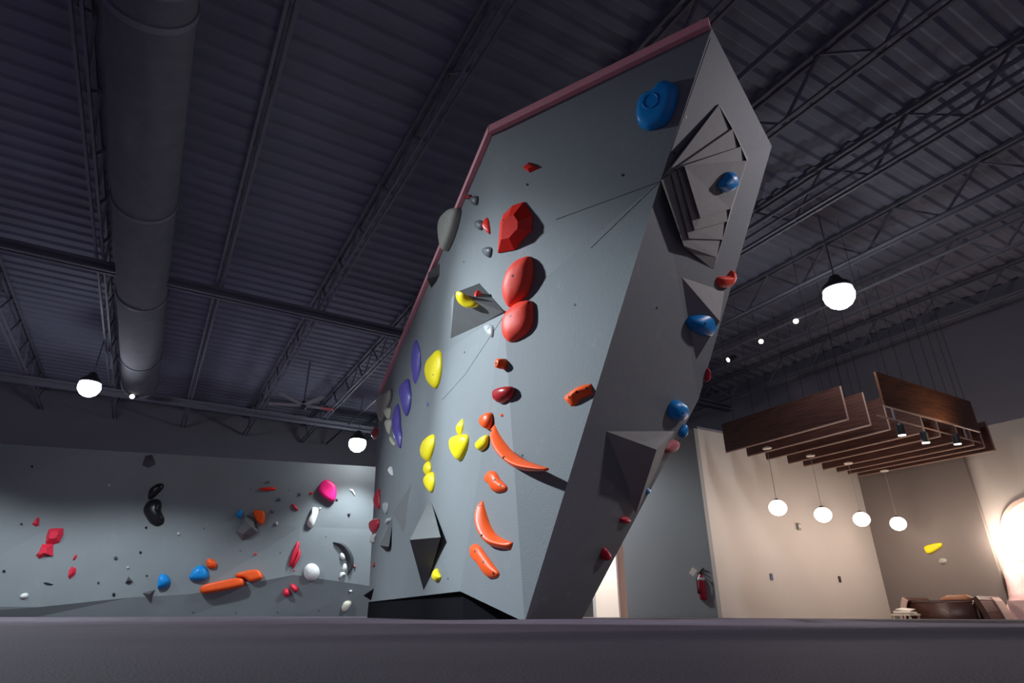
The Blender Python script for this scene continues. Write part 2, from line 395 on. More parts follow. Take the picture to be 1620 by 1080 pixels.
def smooth_poly(pts, it=2):
    for _ in range(it):
        o = []
        for i in range(len(pts)):
            a = pts[i]; b = pts[(i+1) % len(pts)]
            o += [(a[0]*.78+b[0]*.22, a[1]*.78+b[1]*.22), (a[0]*.22+b[0]*.78, a[1]*.22+b[1]*.78)]
        pts = o
    return pts
def centroid(p): return (sum(x for x, y in p)/len(p), sum(y for x, y in p)/len(p))
PROF = {'dome': [(0, -.06), (.0, .10), (.06, .38), (.16, .60), (.32, .80), (.52, .93), (.76, .985)],
        'flat': [(0, -.06), (.0, .35), (.05, .75), (.16, .95), (.40, 1.0), (.7, 1.0)],
        'facet': [(0, -.06), (.0, .12), (.52, 1.0)],
        'cone': [(0, -.06), (.0, .06), (.30, .45), (.60, .80), (.84, .97)]}
hold_count = [0]
def hold(label, color, crop, pts, h=.08, style='dome', surf='b', apex=None, ref=None, bolts=(), cat='climbing hold', name='climbing_hold', group=None):
    pts = cv(crop, pts); cpx = centroid(pts)
    ap = cv(crop, [apex])[0] if apex else cpx
    rp = cv(crop, [ref])[0] if ref else cpx
    c, n = hit(surf, *rp)
    if ref: c = onP(cpx[0], cpx[1], c, n)
    a0 = proj(c); a1 = proj(c+n*h*.6); sx, sy = (a1[0]-a0[0])*.5, (a1[1]-a0[1])*.5
    if style in ('dome', 'flat', 'cone'): pts = smooth_poly(pts, 2)
    base = [onP(x-sx, y-sy, c, n) for x, y in pts]
    apx = onP(ap[0]-sx*.6, ap[1]-sy*.6, c, n)
    bm = bmesh.new(); rings = []
    for t, hh in PROF[style]:
        rings.append([bm.verts.new(p.lerp(apx, t)+n*h*hh) for p in base])
    for a, b in zip(rings, rings[1:]):
        for k in range(len(a)): bm.faces.new((a[k], a[(k+1) % len(a)], b[(k+1) % len(a)], b[k]))
    bm.faces.new(rings[0])
    if style == 'facet': bm.faces.new(rings[-1][::-1])
    else:
        top = bm.verts.new(apx+n*h)
        for k in range(len(rings[-1])): bm.faces.new((rings[-1][k], rings[-1][(k+1) % len(rings[-1])], top))
    bmesh.ops.recalc_face_normals(bm, faces=bm.faces)
    tb = BVHTree.FromBMesh(bm)
    o = link(name, bm, HC[color] if isinstance(color, str) else color, smooth=(style != 'facet'), origin=c)
    tag(o, label, cat, group)
    for bx, by in cv(crop, bolts): add_bolt(o, tb, bx, by, n)
    return o
def add_bolt(o, tb, bx, by, n, r=.011):
    q, qn, _, _ = tb.ray_cast(C0, ray(bx, by).normalized())
    if q is None: return
    if qn.dot(ray(bx, by)) > 0: qn = -qn
    b2 = bmesh.new(); tube(b2, [q-qn*.006, q+qn*.002], r, 10)
    link('bolt_hole', b2, M['bolt'], o, origin=q)
def strip(label, color, crop, A, B, h=.09, surf='b', bolts=(), group=None, name='climbing_hold', ridge=.5, cat='climbing hold'):
    A = cv(crop, A); B = cv(crop, B)
    def res(P, n=20):
        ds = [0]
        for p, q in zip(P, P[1:]): ds.append(ds[-1]+math.hypot(q[0]-p[0], q[1]-p[1]))
        # catmull-rom through points at uniform length
        out = []
        for i in range(n+1):
            s = ds[-1]*i/n; k = 0
            while k < len(ds)-2 and ds[k+1] < s: k += 1
            t = (s-ds[k])/max(1e-6, ds[k+1]-ds[k]); t = min(max(t, 0), 1)
            p0, p1, p2, p3 = P[max(k-1, 0)], P[k], P[k+1], P[min(k+2, len(P)-1)]
            out.append(tuple(.5*((2*p1[d])+(-p0[d]+p2[d])*t+(2*p0[d]-5*p1[d]+4*p2[d]-p3[d])*t*t+(-p0[d]+3*p1[d]-3*p2[d]+p3[d])*t**3) for d in (0, 1)))
        return out
    A = res(A); B = res(B); cpx = ((A[10][0]+B[10][0])/2, (A[10][1]+B[10][1])/2)
    c, n = hit(surf, *cpx)
    a0 = proj(c); a1 = proj(c+n*h*.6); sx, sy = (a1[0]-a0[0])*.5, (a1[1]-a0[1])*.5
    bm = bmesh.new(); rows = []; Mx = 10
    for i, (p, q) in enumerate(zip(A, B)):
        t = i/20; e = max(.12, math.sin(pi*t)**.6) if 0 < t < 1 else .05
        a = onP(p[0]-sx, p[1]-sy, c, n); b = onP(q[0]-sx, q[1]-sy, c, n); row = []
        row.append(bm.verts.new(a-n*.006))
        for k in range(Mx+1):
            u = k/Mx
            hh = (u/ridge if u < ridge else (1-u)/(1-ridge)); hh = hh**.6
            row.append(bm.verts.new(a.lerp(b, u)+n*h*(hh*e+.02)))
        row.append(bm.verts.new(b-n*.006))
        rows.append(row)
    for r0, r1 in zip(rows, rows[1:]):
        m = len(r0)
        for k in range(m): bm.faces.new((r0[k], r0[(k+1) % m], r1[(k+1) % m], r1[k]))
    bm.faces.new(rows[0]); bm.faces.new(rows[-1][::-1])
    bmesh.ops.recalc_face_normals(bm, faces=bm.faces); tb = BVHTree.FromBMesh(bm)
    o = link(name, bm, HC[color], smooth=True, origin=c); tag(o, label, cat, group)
    for bx, by in cv(crop, bolts): add_bolt(o, tb, bx, by, n)
    return o
def volume(label, m, crop, base, apex, surf='b', ref=None, pull=1.0, name='climbing_volume'):
    base = cv(crop, base); rp = cv(crop, [ref])[0] if ref else centroid(base)
    c, n = hit(surf, *rp)
    bm = bmesh.new()
    for x, y in base: bm.verts.new(onP(x, y, c, n)-n*.02)
    for x, y, h in apex:
        (ax, ay), = cv(crop, [(x, y)])
        bm.verts.new(onP(ax, ay, c+n*h, n))
    bmesh.ops.convex_hull(bm, input=bm.verts)
    o = link(name, bm, m, origin=c); tag(o, label, 'climbing volume'); return o
def dot(label, color, crop, x, y, r=7, h=.035, surf='w', group=None, style='dome', sq=1.0, name='foothold'):
    pts = [(x+cos(2*pi*k/7)*r*random.uniform(.8, 1.15), y+sin(2*pi*k/7)*r*sq*random.uniform(.8, 1.15)) for k in range(7)]
    return hold(label, color, crop, pts, h, style, surf, name=name, cat='foothold', group=group)

# ================================================================== VOLUMES
V1 = volume('grey pyramid volume left of the stacked red domes, carrying a yellow hold', M['vol'], 0,
       [(709, 478), (758, 447), (799, 494), (710, 539)], [(719, 463, .32), (796, 493, .02)], ref=(750, 490))
SURF['v1'] = bvh_of(V1)
volume('flat grey diamond volume low on the boulder face, left of the dark-bellied wedge', M['vol'], 15,
       [(390, 60), (330, 530), (352, 430)], [(234, 318, .05)])
volume('grey wedge volume low on the boulder with dark pointed underside', M['vol'], 15,
       [(488, 215), (445, 895), (520, 490)], [(352, 512, .30), (572, 492, .06)], ref=(460, 480))
volume('small grey prism volume with black triangular underside near the boulder left edge', M['vol'], 15,
       [(230, 318), (175, 400), (180, 600), (205, 560)], [(140, 552, .16), (204, 560, .04)], ref=(190, 480))
volume('black triangular volume at the bottom left corner of the boulder', M['black'], 15,
       [(106, 845), (60, 900), (80, 950)], [(22, 908, .10)], ref=(112, 880))
volume('big wedge volume low on the boulder dark side with pale flat top', M['vol_chalk'], 7,
       [(100, 505), (310, 505), (196, 745)], [(250, 560, .24)], ref=(210, 560))
volume('chalk-dusted triangular volume above the middle blue hold on the boulder dark side', M['vol_chalk'], 13,
       [(160, 138), (540, 270), (440, 600), (290, 875)], [(484, 530, .14)], ref=(330, 480))
volume('dark grey volume halfway along the pink rail, below the big pale hold', M['vol_dark'], 4,
       [(325, 450), (285, 500), (275, 600), (325, 520)], [(262, 510, .12), (255, 545, .12)], ref=(345, 520))
# stepped volume
c, n = hit('b', 1100, 330)
if True:
    n = (TR-T).cross(G-T).normalized()
    if n.dot(ray(1100, 330)) > 0: n = -n
    c = onP(1100, 330, (T+TR+F)/3+n*.0, n)
def Q(x, y, h): return onP(x, y, c+n*h, n)
bm = bmesh.new()
def face(*ps): bm.faces.new([bm.verts.new(p) for p in ps])
F0 = Q(1044, 286, .01); a1 = Q(1137, 166, .02); a2 = Q(1159, 204, .08); a3 = Q(1172, 232, .13); a4 = Q(1181.5, 254, .18)
r2 = Q(1058, 276, .04); r3 = Q(1070, 268, .06); r4 = Q(1083, 263, .11)
st = .022
def dn(p, s=st): return p-n*s
face(F0, a1, dn(a2), dn(r2)); face(dn(r2), dn(a2), a2, r2); face(r2, a2, dn(a3), dn(r3)); face(dn(r3), dn(a3), a3, r3)
face(r3, a3, dn(a4), dn(r4)); face(dn(r4), dn(a4), a4, r4)
ring = {4: [(1083, 263), (1108, 345), (1156, 330)], 3: [(1072, 268), (1099, 364), (1151, 350)], 2: [(1062, 274), (1090, 377), (1143, 379)], 1: [(1046, 285), (1082, 389), (1134, 407)]}
lv = {4: (.11, .12, .12), 3: (.06, .085, .085), 2: (.035, .05, .055), 1: (.01, .02, .03)}
face(r4, a4, Q(1156, 330, .12), Q(1108, 345, .11))
for k in (4, 3, 2):
    up_ = [Q(*ring[k][i], lv[k][i]) for i in range(3)]
    lo_ = [Q(*ring[k][i], lv[k-1][i]+.012) for i in range(3)]
    nx_ = [Q(*ring[k-1][i], lv[k-1][i]) for i in range(3)]
    for i in (0, 1):
        face(up_[i], up_[i+1], lo_[i+1], lo_[i]); face(lo_[i], lo_[i+1], nx_[i+1], nx_[i])
up_ = [Q(*ring[1][i], lv[1][i]) for i in range(3)]; lo_ = [Q(*ring[1][i], -.05) for i in range(3)]; tip = Q(1129, 427, -.02)
for i in (0, 1): face(up_[i], up_[i+1], lo_[i+1], lo_[i])
rt = Q(1163, 300, -.03)
face(a1, Q(1139, 160, -.03), Q(1184, 250, -.03), a4, a3, a2)
face(a4, Q(1184, 250, -.03), tip, Q(1134, 407, .03), Q(1143, 379, .055), Q(1151, 350, .085), Q(1156, 330, .12))
face(Q(1082, 389, -.0), Q(1134, 407, .03), tip)
bmesh.ops.remove_doubles(bm, verts=bm.verts, dist=.0004)
o = link('stepped_volume', bm, [M['vol_chalk']], origin=c); tag(o, 'layered stepped volume with fanned plates high on the boulder dark side', 'climbing volume')
SURF['s'] = bvh_of(o)

volume('dark volume bolted high on the left wall, above the black holds', M['vol_dark'], 1, [(805, 130), (825, 70), (868, 65), (890, 125), (845, 148)], [(850, 100, .22)], surf='w')
volume('grey faceted volume on the left wall beside a blue and an orange hold', M['vol'], 2, [(392, 402), (450, 430), (463, 512), (370, 560), (332, 508)], [(385, 440, .22), (425, 480, .26), (345, 505, .2), (378, 520, .22)], surf='w')
volume('small dark pyramid volume low on the left wall, left of the round blue hold', M['vol_dark'], 1, [(708, 802), (730, 758), (762, 792)], [(728, 785, .14)], surf='w')
volume('dark triangular volume pointing down, just under the round blue hold', M['vol_dark'], 1, [(803, 856), (889, 832), (857, 910)], [(850, 862, .12)], surf='w')

# ================================================================== HOLDS: boulder
H = hold
H('blue hold with round hollow, highest on the boulder near the pink rail', 'blue', 10, [(608, 440), (615, 385), (640, 350), (690, 335), (715, 297), (748, 289), (795, 308), (793, 360), (778, 415), (745, 480), (700, 500), (655, 513), (612, 492)], .10, 'flat', apex=(690, 400))
bh = [o for o in COL.objects if o.name.startswith('climbing_hold')][-1]
bb = BVHTree.FromPolygons([v.co+bh.location for v in bh.data.vertices], [list(p.vertices) for p in bh.data.polygons])
rx, ry = cv(10, [(668, 378)])[0]; q, qn, _, _ = bb.ray_cast(C0, ray(rx, ry).normalized())
if qn.dot(ray(rx, ry)) > 0: qn = -qn
bm = bmesh.new(); sx_ = qn.cross(Vector((0, 0, 1))).normalized(); sy_ = qn.cross(sx_)
for k in range(1):
    tube(bm, [q+(sx_*cos(t*pi/12)+sy_*sin(t*pi/12))*.062 for t in range(24)]+[q+sx_*.062], .008, 8, cap=False)
link('hollow_rim', bm, HC['blue'], bh, smooth=True, origin=q)
H('small flat red chip hold near the boulder top, above the faceted red hold', 'red', 10, [(73, 684), (105, 661), (152, 688), (108, 708)], .035, 'facet')
H('big glossy red faceted hold, topmost of the red column', 'red', 4, [(640, 240), (655, 200), (705, 150), (765, 130), (812, 205), (808, 285), (780, 310), (715, 385), (628, 402)], .09, 'facet', apex=(715, 285), bolts=[(662, 230)])
H('tall red oval dome hold, middle of the red column', 'chalkred', 4, [(795, 416), (816, 445), (819, 530), (792, 620), (750, 670), (688, 702), (660, 655), (650, 590), (675, 500), (725, 440)], .09, 'dome', bolts=[(711, 527)])
H('round red dome hold under the tall oval one, casting a round shadow', 'chalkred', 4, [(815, 662), (817, 780), (780, 835), (725, 870), (688, 881), (655, 850), (649, 780), (675, 715), (740, 662), (790, 654)], .09, 'dome', bolts=[(699, 742), (797, 672)])
# round peg
c_, n_ = hit('b', 799, 576)
bm = bmesh.new(); tube(bm, [c_-n_*.01, c_+n_*.05, c_+n_*.085, c_+n_*.09], [.05, .046, .040, .02], 16)
o = link('climbing_hold', bm, HC['orange'], smooth=True, origin=c_); tag(o, 'small round orange peg hold below the red domes', 'climbing hold')
bm = bmesh.new(); tube(bm, [c_+n_*.088, c_+n_*.093], .012, 10); link('bolt_hole', bm, M['bolt'], o, origin=c_)
H('glossy dark red egg hold at the boulder edge above the orange chips', 'dred', 5, [(176, 180), (182, 160), (205, 146), (248, 142), (253, 170), (240, 200), (205, 223), (180, 213)], .09, 'dome', bolts=[(213, 195)])
H('tiny orange chip under the dark red egg hold', 'orange', 5, [(203, 282), (207, 262), (218, 280)], .02, 'cone')
H('orange rounded hold on the edge just above the upper banana', 'orange', 5, [(112, 295), (125, 270), (155, 257), (158, 300), (145, 342), (122, 325)], .07, 'dome', apex=(140, 305))
strip('long orange banana hold, the upper and longer of the two', 'orange', 5, [(165, 316), (180, 350), (208, 392), (252, 442), (312, 480), (406, 512)], [(150, 335), (152, 375), (175, 430), (222, 482), (290, 522), (400, 524)], .10, ridge=.45, bolts=[(160, 345), (218, 463)])
H('orange peanut hold between the two bananas', 'orange', 5, [(128, 550), (150, 520), (180, 530), (195, 562), (229, 592), (228, 613), (195, 624), (168, 618), (155, 582), (132, 570)], .05, 'dome', bolts=[(178, 565), (204, 590)])
strip('orange banana hold, the lower and shorter of the two', 'orange', 5, [(112, 657), (120, 690), (146, 768), (182, 818), (247, 847)], [(93, 675), (88, 730), (108, 800), (150, 860), (236, 880)], .10, ridge=.45, bolts=[(108, 680), (118, 815)])
H('orange peanut hold lowest on the front of the boulder', 'orange', 5, [(60, 872), (75, 850), (105, 858), (127, 892), (162, 940), (196, 985), (186, 1004), (150, 1010), (125, 978), (100, 935), (68, 910)], .05, 'dome', bolts=[(126, 934), (88, 887), (172, 985)])
strip('orange arched hold alone near the dark edge of the boulder', 'orange', 5, [(483, 196), (497, 178), (558, 141), (606, 131)], [(515, 232), (535, 228), (562, 200), (614, 178)], .07, bolts=[(510, 190), (547, 170), (592, 152)])
H('yellow oval hold on the grey pyramid volume', 'yellow', 4, [(402, 615), (438, 622), (480, 655), (524, 682), (522, 696), (500, 698), (460, 690), (415, 655)], .06, 'dome', surf='v1')
H('small red wedge on top of the grey pyramid volume', 'red', 4, [(508, 612), (530, 610), (560, 618), (520, 635), (507, 630)], .04, 'cone', surf='v1')
H('narrow red hold left of the big faceted red hold', 'red', 4, [(552, 225), (577, 210), (590, 308), (575, 302), (556, 262)], .05, 'cone')
H('faded red hold tucked by the pink rail near the boulder top left', 'dred', 4, [(462, 105), (485, 90), (492, 108), (470, 124)], .05, 'dome')
gs = 'grey screw-on hold of the row down the upper boulder'
H('grey teardrop screw-on beside the faded red hold at the rail', 'grey', 4, [(485, 112), (505, 98), (526, 102), (522, 152), (500, 150)], .05, 'dome', bolts=[(508, 120)])
H('grey teardrop screw-on left of the narrow red hold', 'grey', 4, [(510, 238), (535, 226), (553, 242), (546, 292), (517, 268)], .05, 'dome', bolts=[(530, 250)])
H('grey teardrop screw-on left of the tall red oval', 'grey', 4, [(551, 382), (578, 370), (602, 380), (590, 440), (556, 406)], .05, 'dome', bolts=[(573, 392)])
H('pale grey teardrop screw-on under the grey pyramid volume tip', 'silver', 4, [(560, 790), (585, 782), (608, 797), (602, 866), (575, 830)], .05, 'dome', bolts=[(582, 808)])
H('big pale grey fin hold hanging over the pink rail', 'greyw', 0, [(729, 327), (713, 330), (701, 344), (698, 360), (700, 381), (704, 402), (718, 371)], .10, 'flat', ref=(735, 360))
H('pale grey hood hold at the left edge with cream hold beneath', 'greyw', 14, [(402, 200), (412, 235), (405, 350), (350, 480), (318, 575), (285, 655), (235, 560), (210, 420), (225, 330), (275, 272), (380, 240)], .07, 'flat', ref=(450, 500), bolts=[(342, 400)])
H('cream rounded hold under the pale grey hood', 'cream', 14, [(305, 490), (320, 450), (380, 448), (404, 465), (398, 520), (385, 605), (345, 600)], .06, 'dome', ref=(430, 520))
H('tall cream hold below the rounded cream one', 'cream', 14, [(322, 640), (340, 605), (415, 608), (405, 700), (380, 830), (350, 740)], .06, 'dome', ref=(430, 700))
H('short cream sliver hold at the foot of the cream column', 'cream', 14, [(375, 848), (402, 822), (462, 925), (448, 962), (425, 940)], .04, 'dome', ref=(460, 880))
H('purple blade hold, topmost of the three purple ones', 'purple', 3, [(213, -68), (232, -10), (233, 60), (222, 130), (208, 118), (198, 50), (197, 0)], .05, 'dome')
H('purple hold with chalked knob, middle of the three purple ones', 'purple', 14, [(625, 50), (645, 180), (660, 300), (640, 480), (598, 580), (570, 520), (535, 360), (505, 225), (540, 150)], .08, 'dome', apex=(580, 220))
H('purple blade hold, lowest of the three purple ones', 'purple', 14, [(500, 370), (520, 520), (520, 700), (540, 800), (520, 1010), (480, 940), (430, 800), (415, 600), (440, 460)], .07, 'dome')
H('tiny purple chip right of the purple knob hold', 'purple', 14, [(865, 410), (885, 378), (898, 410), (885, 445)], .02, 'cone')
H('yellow half-moon hold, highest of the yellow ones on the face', 'yellow', 3, [(278, 2), (300, -22), (311, 0), (311, 60), (300, 120), (287, 138), (262, 115), (250, 70), (258, 25)], .09, 'dome', bolts=[(283, 80)])
H('tall yellow fin hold, top of the yellow three-piece column', 'yellow', 3, [(284, 304), (285, 350), (272, 400), (258, 420), (240, 405), (232, 375), (245, 330)], .07, 'dome')
H('small yellow hold in the middle of the yellow three-piece column', 'yellow', 3, [(250, 428), (262, 414), (272, 425), (272, 455), (258, 476), (246, 455)], .05, 'dome')
H('yellow scoop hold at the foot of the yellow three-piece column', 'yellow', 3, [(244, 488), (262, 462), (282, 455), (286, 500), (276, 544), (254, 520)], .06, 'dome', apex=(268, 485))
H('narrow yellow spike hold standing above the yellow bowl', 'yellow', 3, [(390, 244), (398, 268), (390, 312), (369, 312)], .05, 'cone')
H('wide yellow bowl hold with pointed base', 'yellow', 3, [(348, 335), (365, 315), (414, 307), (412, 360), (382, 424), (355, 385)], .09, 'dome', apex=(382, 345))
H('small yellow hold on the edge beside the upper orange banana', 'yellow', 3, [(452, 350), (470, 328), (491, 308), (488, 355), (466, 379), (453, 368)], .06, 'dome')
H('small yellow leaf hold near the bottom of the boulder', 'yellow', 15, [(540, 706), (552, 745), (572, 778), (545, 815), (515, 790), (518, 745)], .05, 'dome', bolts=[(548, 795)])
H('red half-dome hold at the left edge of the boulder, above the red cup', 'crim', 15, [(132, 132), (137, 210), (135, 290), (120, 298), (98, 260), (96, 200)], .06, 'dome', ref=(150, 220))
H('red cup hold at the left edge of the boulder with white chalky hold under it', 'crim', 15, [(64, 385), (90, 362), (130, 357), (128, 420), (92, 475), (68, 440)], .08, 'dome', ref=(150, 420))
H('white twisted hold under the red cup hold', 'white', 15, [(64, 525), (75, 480), (115, 460), (100, 510), (98, 532), (75, 537)], .05, 'dome', ref=(150, 500))
H('silver tapered hold beside the small grey prism volume', 'silver', 15, [(158, 248), (180, 240), (197, 250), (192, 310), (182, 335), (166, 300)], .05, 'dome')
H('small silver hold on the top of the small grey prism volume', 'silver', 15, [(195, 380), (212, 345), (218, 375), (196, 415)], .08, 'dome')
H('small white pointed hold high above the red half-dome', 'white', 15, [(197, 15), (215, -20), (228, 10), (232, 65), (210, 35)], .05, 'dome')
H('faded red hold at the left edge by the middle lamp', 'dred', 14, [(150, 770), (195, 690), (230, 740), (220, 830), (180, 880), (140, 820)], .05, 'dome', ref=(260, 780))
H('tiny dark red foothold low at the boulder left edge', 'dred', 15, [(90, 680), (100, 665), (102, 700), (92, 712)], .03, 'dome', ref=(130, 690), cat='foothold', name='foothold')
# dark side of the boulder
H('chalk-whitened blue hold on the layered stepped volume', 'bluec', 11, [(582, 925), (650, 840), (675, 792), (740, 792), (765, 880), (755, 930), (665, 1000), (620, 960)], .07, 'dome', surf='s')
H('red hooked hold at the right edge between the stepped and triangular volumes', 'chalkred', 12, [(738, 930), (770, 905), (880, 905), (910, 840), (930, 825), (962, 880), (945, 960), (890, 1040), (800, 1050), (750, 1010)], .07, 'dome', ref=(800, 960))
H('glossy blue hold with bolt hole below the chalk-dusted triangular volume', 'blue', 13, [(245, 545), (255, 510), (310, 470), (400, 430), (450, 480), (455, 560), (435, 610), (400, 665), (345, 655), (270, 590)], .12, 'dome', ref=(330, 560), bolts=[(372, 548)])
H('small red hold on the right edge far below the blue ones', 'crim', 13, [(375, 970), (395, 880), (404, 930), (398, 985), (380, 1005)], .04, 'dome', ref=(355, 960))
H('blue hold with chalked pocket above the pale-topped wedge', 'blue', 7, [(288, 452), (292, 432), (308, 417), (334, 430), (338, 462), (318, 482), (291, 470)], .10, 'dome', ref=(300, 450), bolts=[(325, 456)])
H('thin blue hold on the edge beside the pale-topped wedge', 'blue', 7, [(335, 482), (336, 510), (322, 532), (314, 512)], .05, 'dome', ref=(300, 500))
H('dusty pink hold on the edge of the pale-topped wedge', 'pinkish', 7, [(267, 555), (300, 530), (319, 540), (300, 566), (270, 572)], .06, 'dome', ref=(240, 590))
H('small blue hold on the edge below the pale-topped wedge', 'blue', 7, [(209, 672), (216, 658), (231, 668), (231, 684), (212, 690)], .04, 'dome', ref=(195, 690))
H('small red hold on the edge below the small blue one', 'crim', 7, [(147, 757), (160, 750), (177, 756), (172, 770), (152, 769)], .04, 'dome', ref=(140, 770))
H('red pointed hold lowest on the dark side of the boulder', 'crim', 7, [(94, 858), (104, 836), (120, 860), (106, 876), (95, 873)], .06, 'dome', ref=(88, 870))
# screw dots on the boulder
bmn = 0
for i, (x, y) in enumerate([(985, 277), (909, 482), (834, 292), (734, 414), (735, 557), (826, 720), (1039, 487), (838, 262), (1085, 185), (1066, 242), (709, 915), (1100, 275)]):
    h_, nn = hit('b', x, y); bm = bmesh.new(); tube(bm, [h_-nn*.004, h_+nn*.003], .011, 10)
    o = link('bolt_hole', bm, M['bolt'], boulder_root, origin=h_)

# ================================================================== HOLDS: left wall
def HW(label, color, crop, pts, h=.12, style='dome', **k): return hold(label, color, crop, pts, h, style, surf='w', **k)
HW('black tapered hold on the left wall, above the kidney-shaped one', 'black', 1, [(838, 318), (848, 262), (900, 229), (931, 232), (930, 256), (872, 315), (853, 322)], .14)
HW('big glossy black kidney-shaped hold on the left wall', 'black', 1, [(811, 375), (838, 330), (880, 317), (914, 323), (918, 355), (912, 385), (937, 430), (930, 462), (890, 477), (850, 456), (820, 410)], .22, bolts=[(862, 440)])
HW('small crimson wedge hold, uppermost at the far left of the wall', 'crim', 1, [(181, 463), (210, 425), (222, 426), (219, 472), (200, 476)], .07, 'facet')
HW('crimson block hold at the far left, upper of the touching pair', 'crim', 1, [(275, 492), (300, 486), (357, 486), (357, 520), (335, 566), (300, 577), (257, 572), (262, 530)], .14, 'facet', apex=(320, 525))
HW('crimson block hold at the far left with slot, lower of the touching pair', 'crim', 1, [(238, 577), (300, 577), (299, 646), (270, 637), (218, 660), (202, 640), (220, 620)], .12, 'facet', bolts=[(272, 606)])
HW('thin crimson splinter hold right of the crimson pair', 'crim', 1, [(411, 669), (424, 640), (439, 635), (436, 655), (420, 671)], .05, 'cone')
HW('small crimson gem hold below the crimson splinter', 'crim', 1, [(386, 765), (390, 730), (408, 704), (431, 714), (428, 745), (395, 777)], .08, 'facet')
HW('white and black oval hold low at the far left of the wall', 'white', 1, [(110, 880), (122, 860), (150, 854), (163, 862), (155, 882), (128, 890)], .08)
HW('thin dark ledge hold low at the far left of the wall', 'black', 1, [(238, 797), (265, 793), (312, 811), (275, 806)], .06, 'cone')
HW('round blue hold beside the down-pointing dark volume', 'blue', 1, [(893, 832), (900, 770), (914, 744), (945, 747), (973, 785), (955, 816), (915, 834)], .20)
HW('small blue hold left of the grey faceted volume', 'blue', 2, [(334, 410), (350, 385), (373, 379), (371, 415), (350, 434)], .12)
HW('flat red bar hold high in the middle of the left wall', 'red', 2, [(463, 266), (480, 254), (560, 252), (567, 266), (540, 272), (490, 273)], .08)
HW('big magenta hold high on the left wall near the middle lamp', 'pink', 2, [(798, 270), (815, 232), (850, 205), (905, 238), (911, 285), (900, 332), (880, 340), (828, 308)], .18, 'flat')
HW('small red nub left of the big magenta hold', 'red', 2, [(754, 290), (758, 279), (772, 281), (774, 292), (762, 297)], .05)
HW('small white hooked hold right of the big magenta hold', 'white', 2, [(977, 262), (1005, 264), (1019, 305), (1008, 300), (995, 275)], .05, 'cone')
HW('small red spindle hold left of the long white hold', 'crim', 2, [(649, 348), (670, 350), (696, 386), (680, 384), (660, 366)], .06)
HW('long white curved hold in the right part of the left wall', 'white', 2, [(768, 368), (785, 365), (807, 373), (804, 402), (780, 472), (760, 487), (736, 466), (745, 435), (764, 400)], .14)
HW('orange block hold right of the grey faceted volume', 'orange', 2, [(427, 385), (495, 386), (504, 420), (490, 470), (460, 457), (440, 420)], .15, 'flat')
HW('long red leaf hold, left blade of the upright pair', 'crim', 2, [(690, 550), (698, 580), (690, 620), (655, 705), (636, 706), (643, 660), (664, 600)], .10)
HW('long red leaf hold, right blade of the upright pair', 'crim', 2, [(700, 598), (705, 635), (690, 675), (660, 720), (656, 706), (680, 650)], .09)
HW('tiny red chip under the pair of upright red leaf holds', 'crim', 2, [(660, 728), (668, 718), (674, 730), (665, 735)], .03, 'cone')
HW('round white dome hold low in the middle of the left wall', 'white', 2, [(767+47*cos(k*pi/6), 735+51*sin(k*pi/6)) for k in range(12)], .22)
strip('charcoal crescent hold near the right end of the left wall', 'dgrey', 2, [(888, 564), (945, 570), (985, 608), (1007, 660), (1002, 712), (976, 754)], [(892, 570), (925, 590), (955, 625), (972, 670), (975, 712), (970, 745)], .16, surf='w')
HW('white knobby hold inside the charcoal crescent, topmost of three', 'white', 2, [(926, 640), (934, 622), (955, 635), (961, 662), (945, 668), (930, 660)], .09)
HW('white knobby hold inside the charcoal crescent, middle of three', 'white', 2, [(942, 705), (950, 686), (966, 690), (970, 722), (955, 735), (938, 728)], .09)
HW('white knobby hold inside the charcoal crescent, lowest of three', 'white', 2, [(922, 770), (930, 738), (955, 732), (963, 752), (942, 760), (935, 772)], .09)
HW('tiny pink hold just right of the charcoal crescent', 'pinkish', 2, [(1003, 705), (1012, 692), (1021, 705), (1012, 718)], .05)
HW('tiny red round hold right of the two blue and orange holds', 'red', 2, [(437, 634), (447, 625), (458, 633), (448, 643)], .04)
HW('big smooth blue hold beside the orange ball, low on the left wall', 'blue', 2, [(66, 772), (75, 745), (100, 710), (135, 692), (172, 712), (183, 755), (165, 782), (120, 789), (80, 783)], .20)
HW('orange ball hold touching the big smooth blue hold', 'orange', 2, [(164, 670), (182, 658), (205, 662), (229, 687), (222, 711), (190, 719), (168, 706)], .15)
HW('long orange ledge hold, the lower of two, low on the left wall', 'orange', 2, [(128, 832), (150, 810), (340, 770), (380, 774), (387, 800), (370, 822), (150, 862), (133, 852)], .24, 'flat', apex=(255, 812))
HW('orange wedge hold above the right end of the long ledge', 'orange', 2, [(330, 745), (460, 717), (486, 750), (487, 776), (415, 797), (385, 768), (335, 766)], .18, 'flat', apex=(430, 752))
HW('red round knob low on the left wall, left of the pair', 'crim', 2, [(623+23*cos(k*pi/4), 855+25*sin(k*pi/4)) for k in range(8)], .16)
HW('red bean knob low on the left wall, right of the pair', 'crim', 2, [(642, 812), (658, 802), (694, 828), (688, 850), (668, 852), (648, 835)], .14)
HW('small white chip above the cream shell hold', 'white', 2, [(977, 845), (988, 838), (1001, 843), (992, 853)], .05)
HW('cream shell hold at the foot of the left wall by the boulder', 'cream', 2, [(932, 952), (950, 905), (990, 898), (996, 915), (980, 945), (955, 970)], .12)
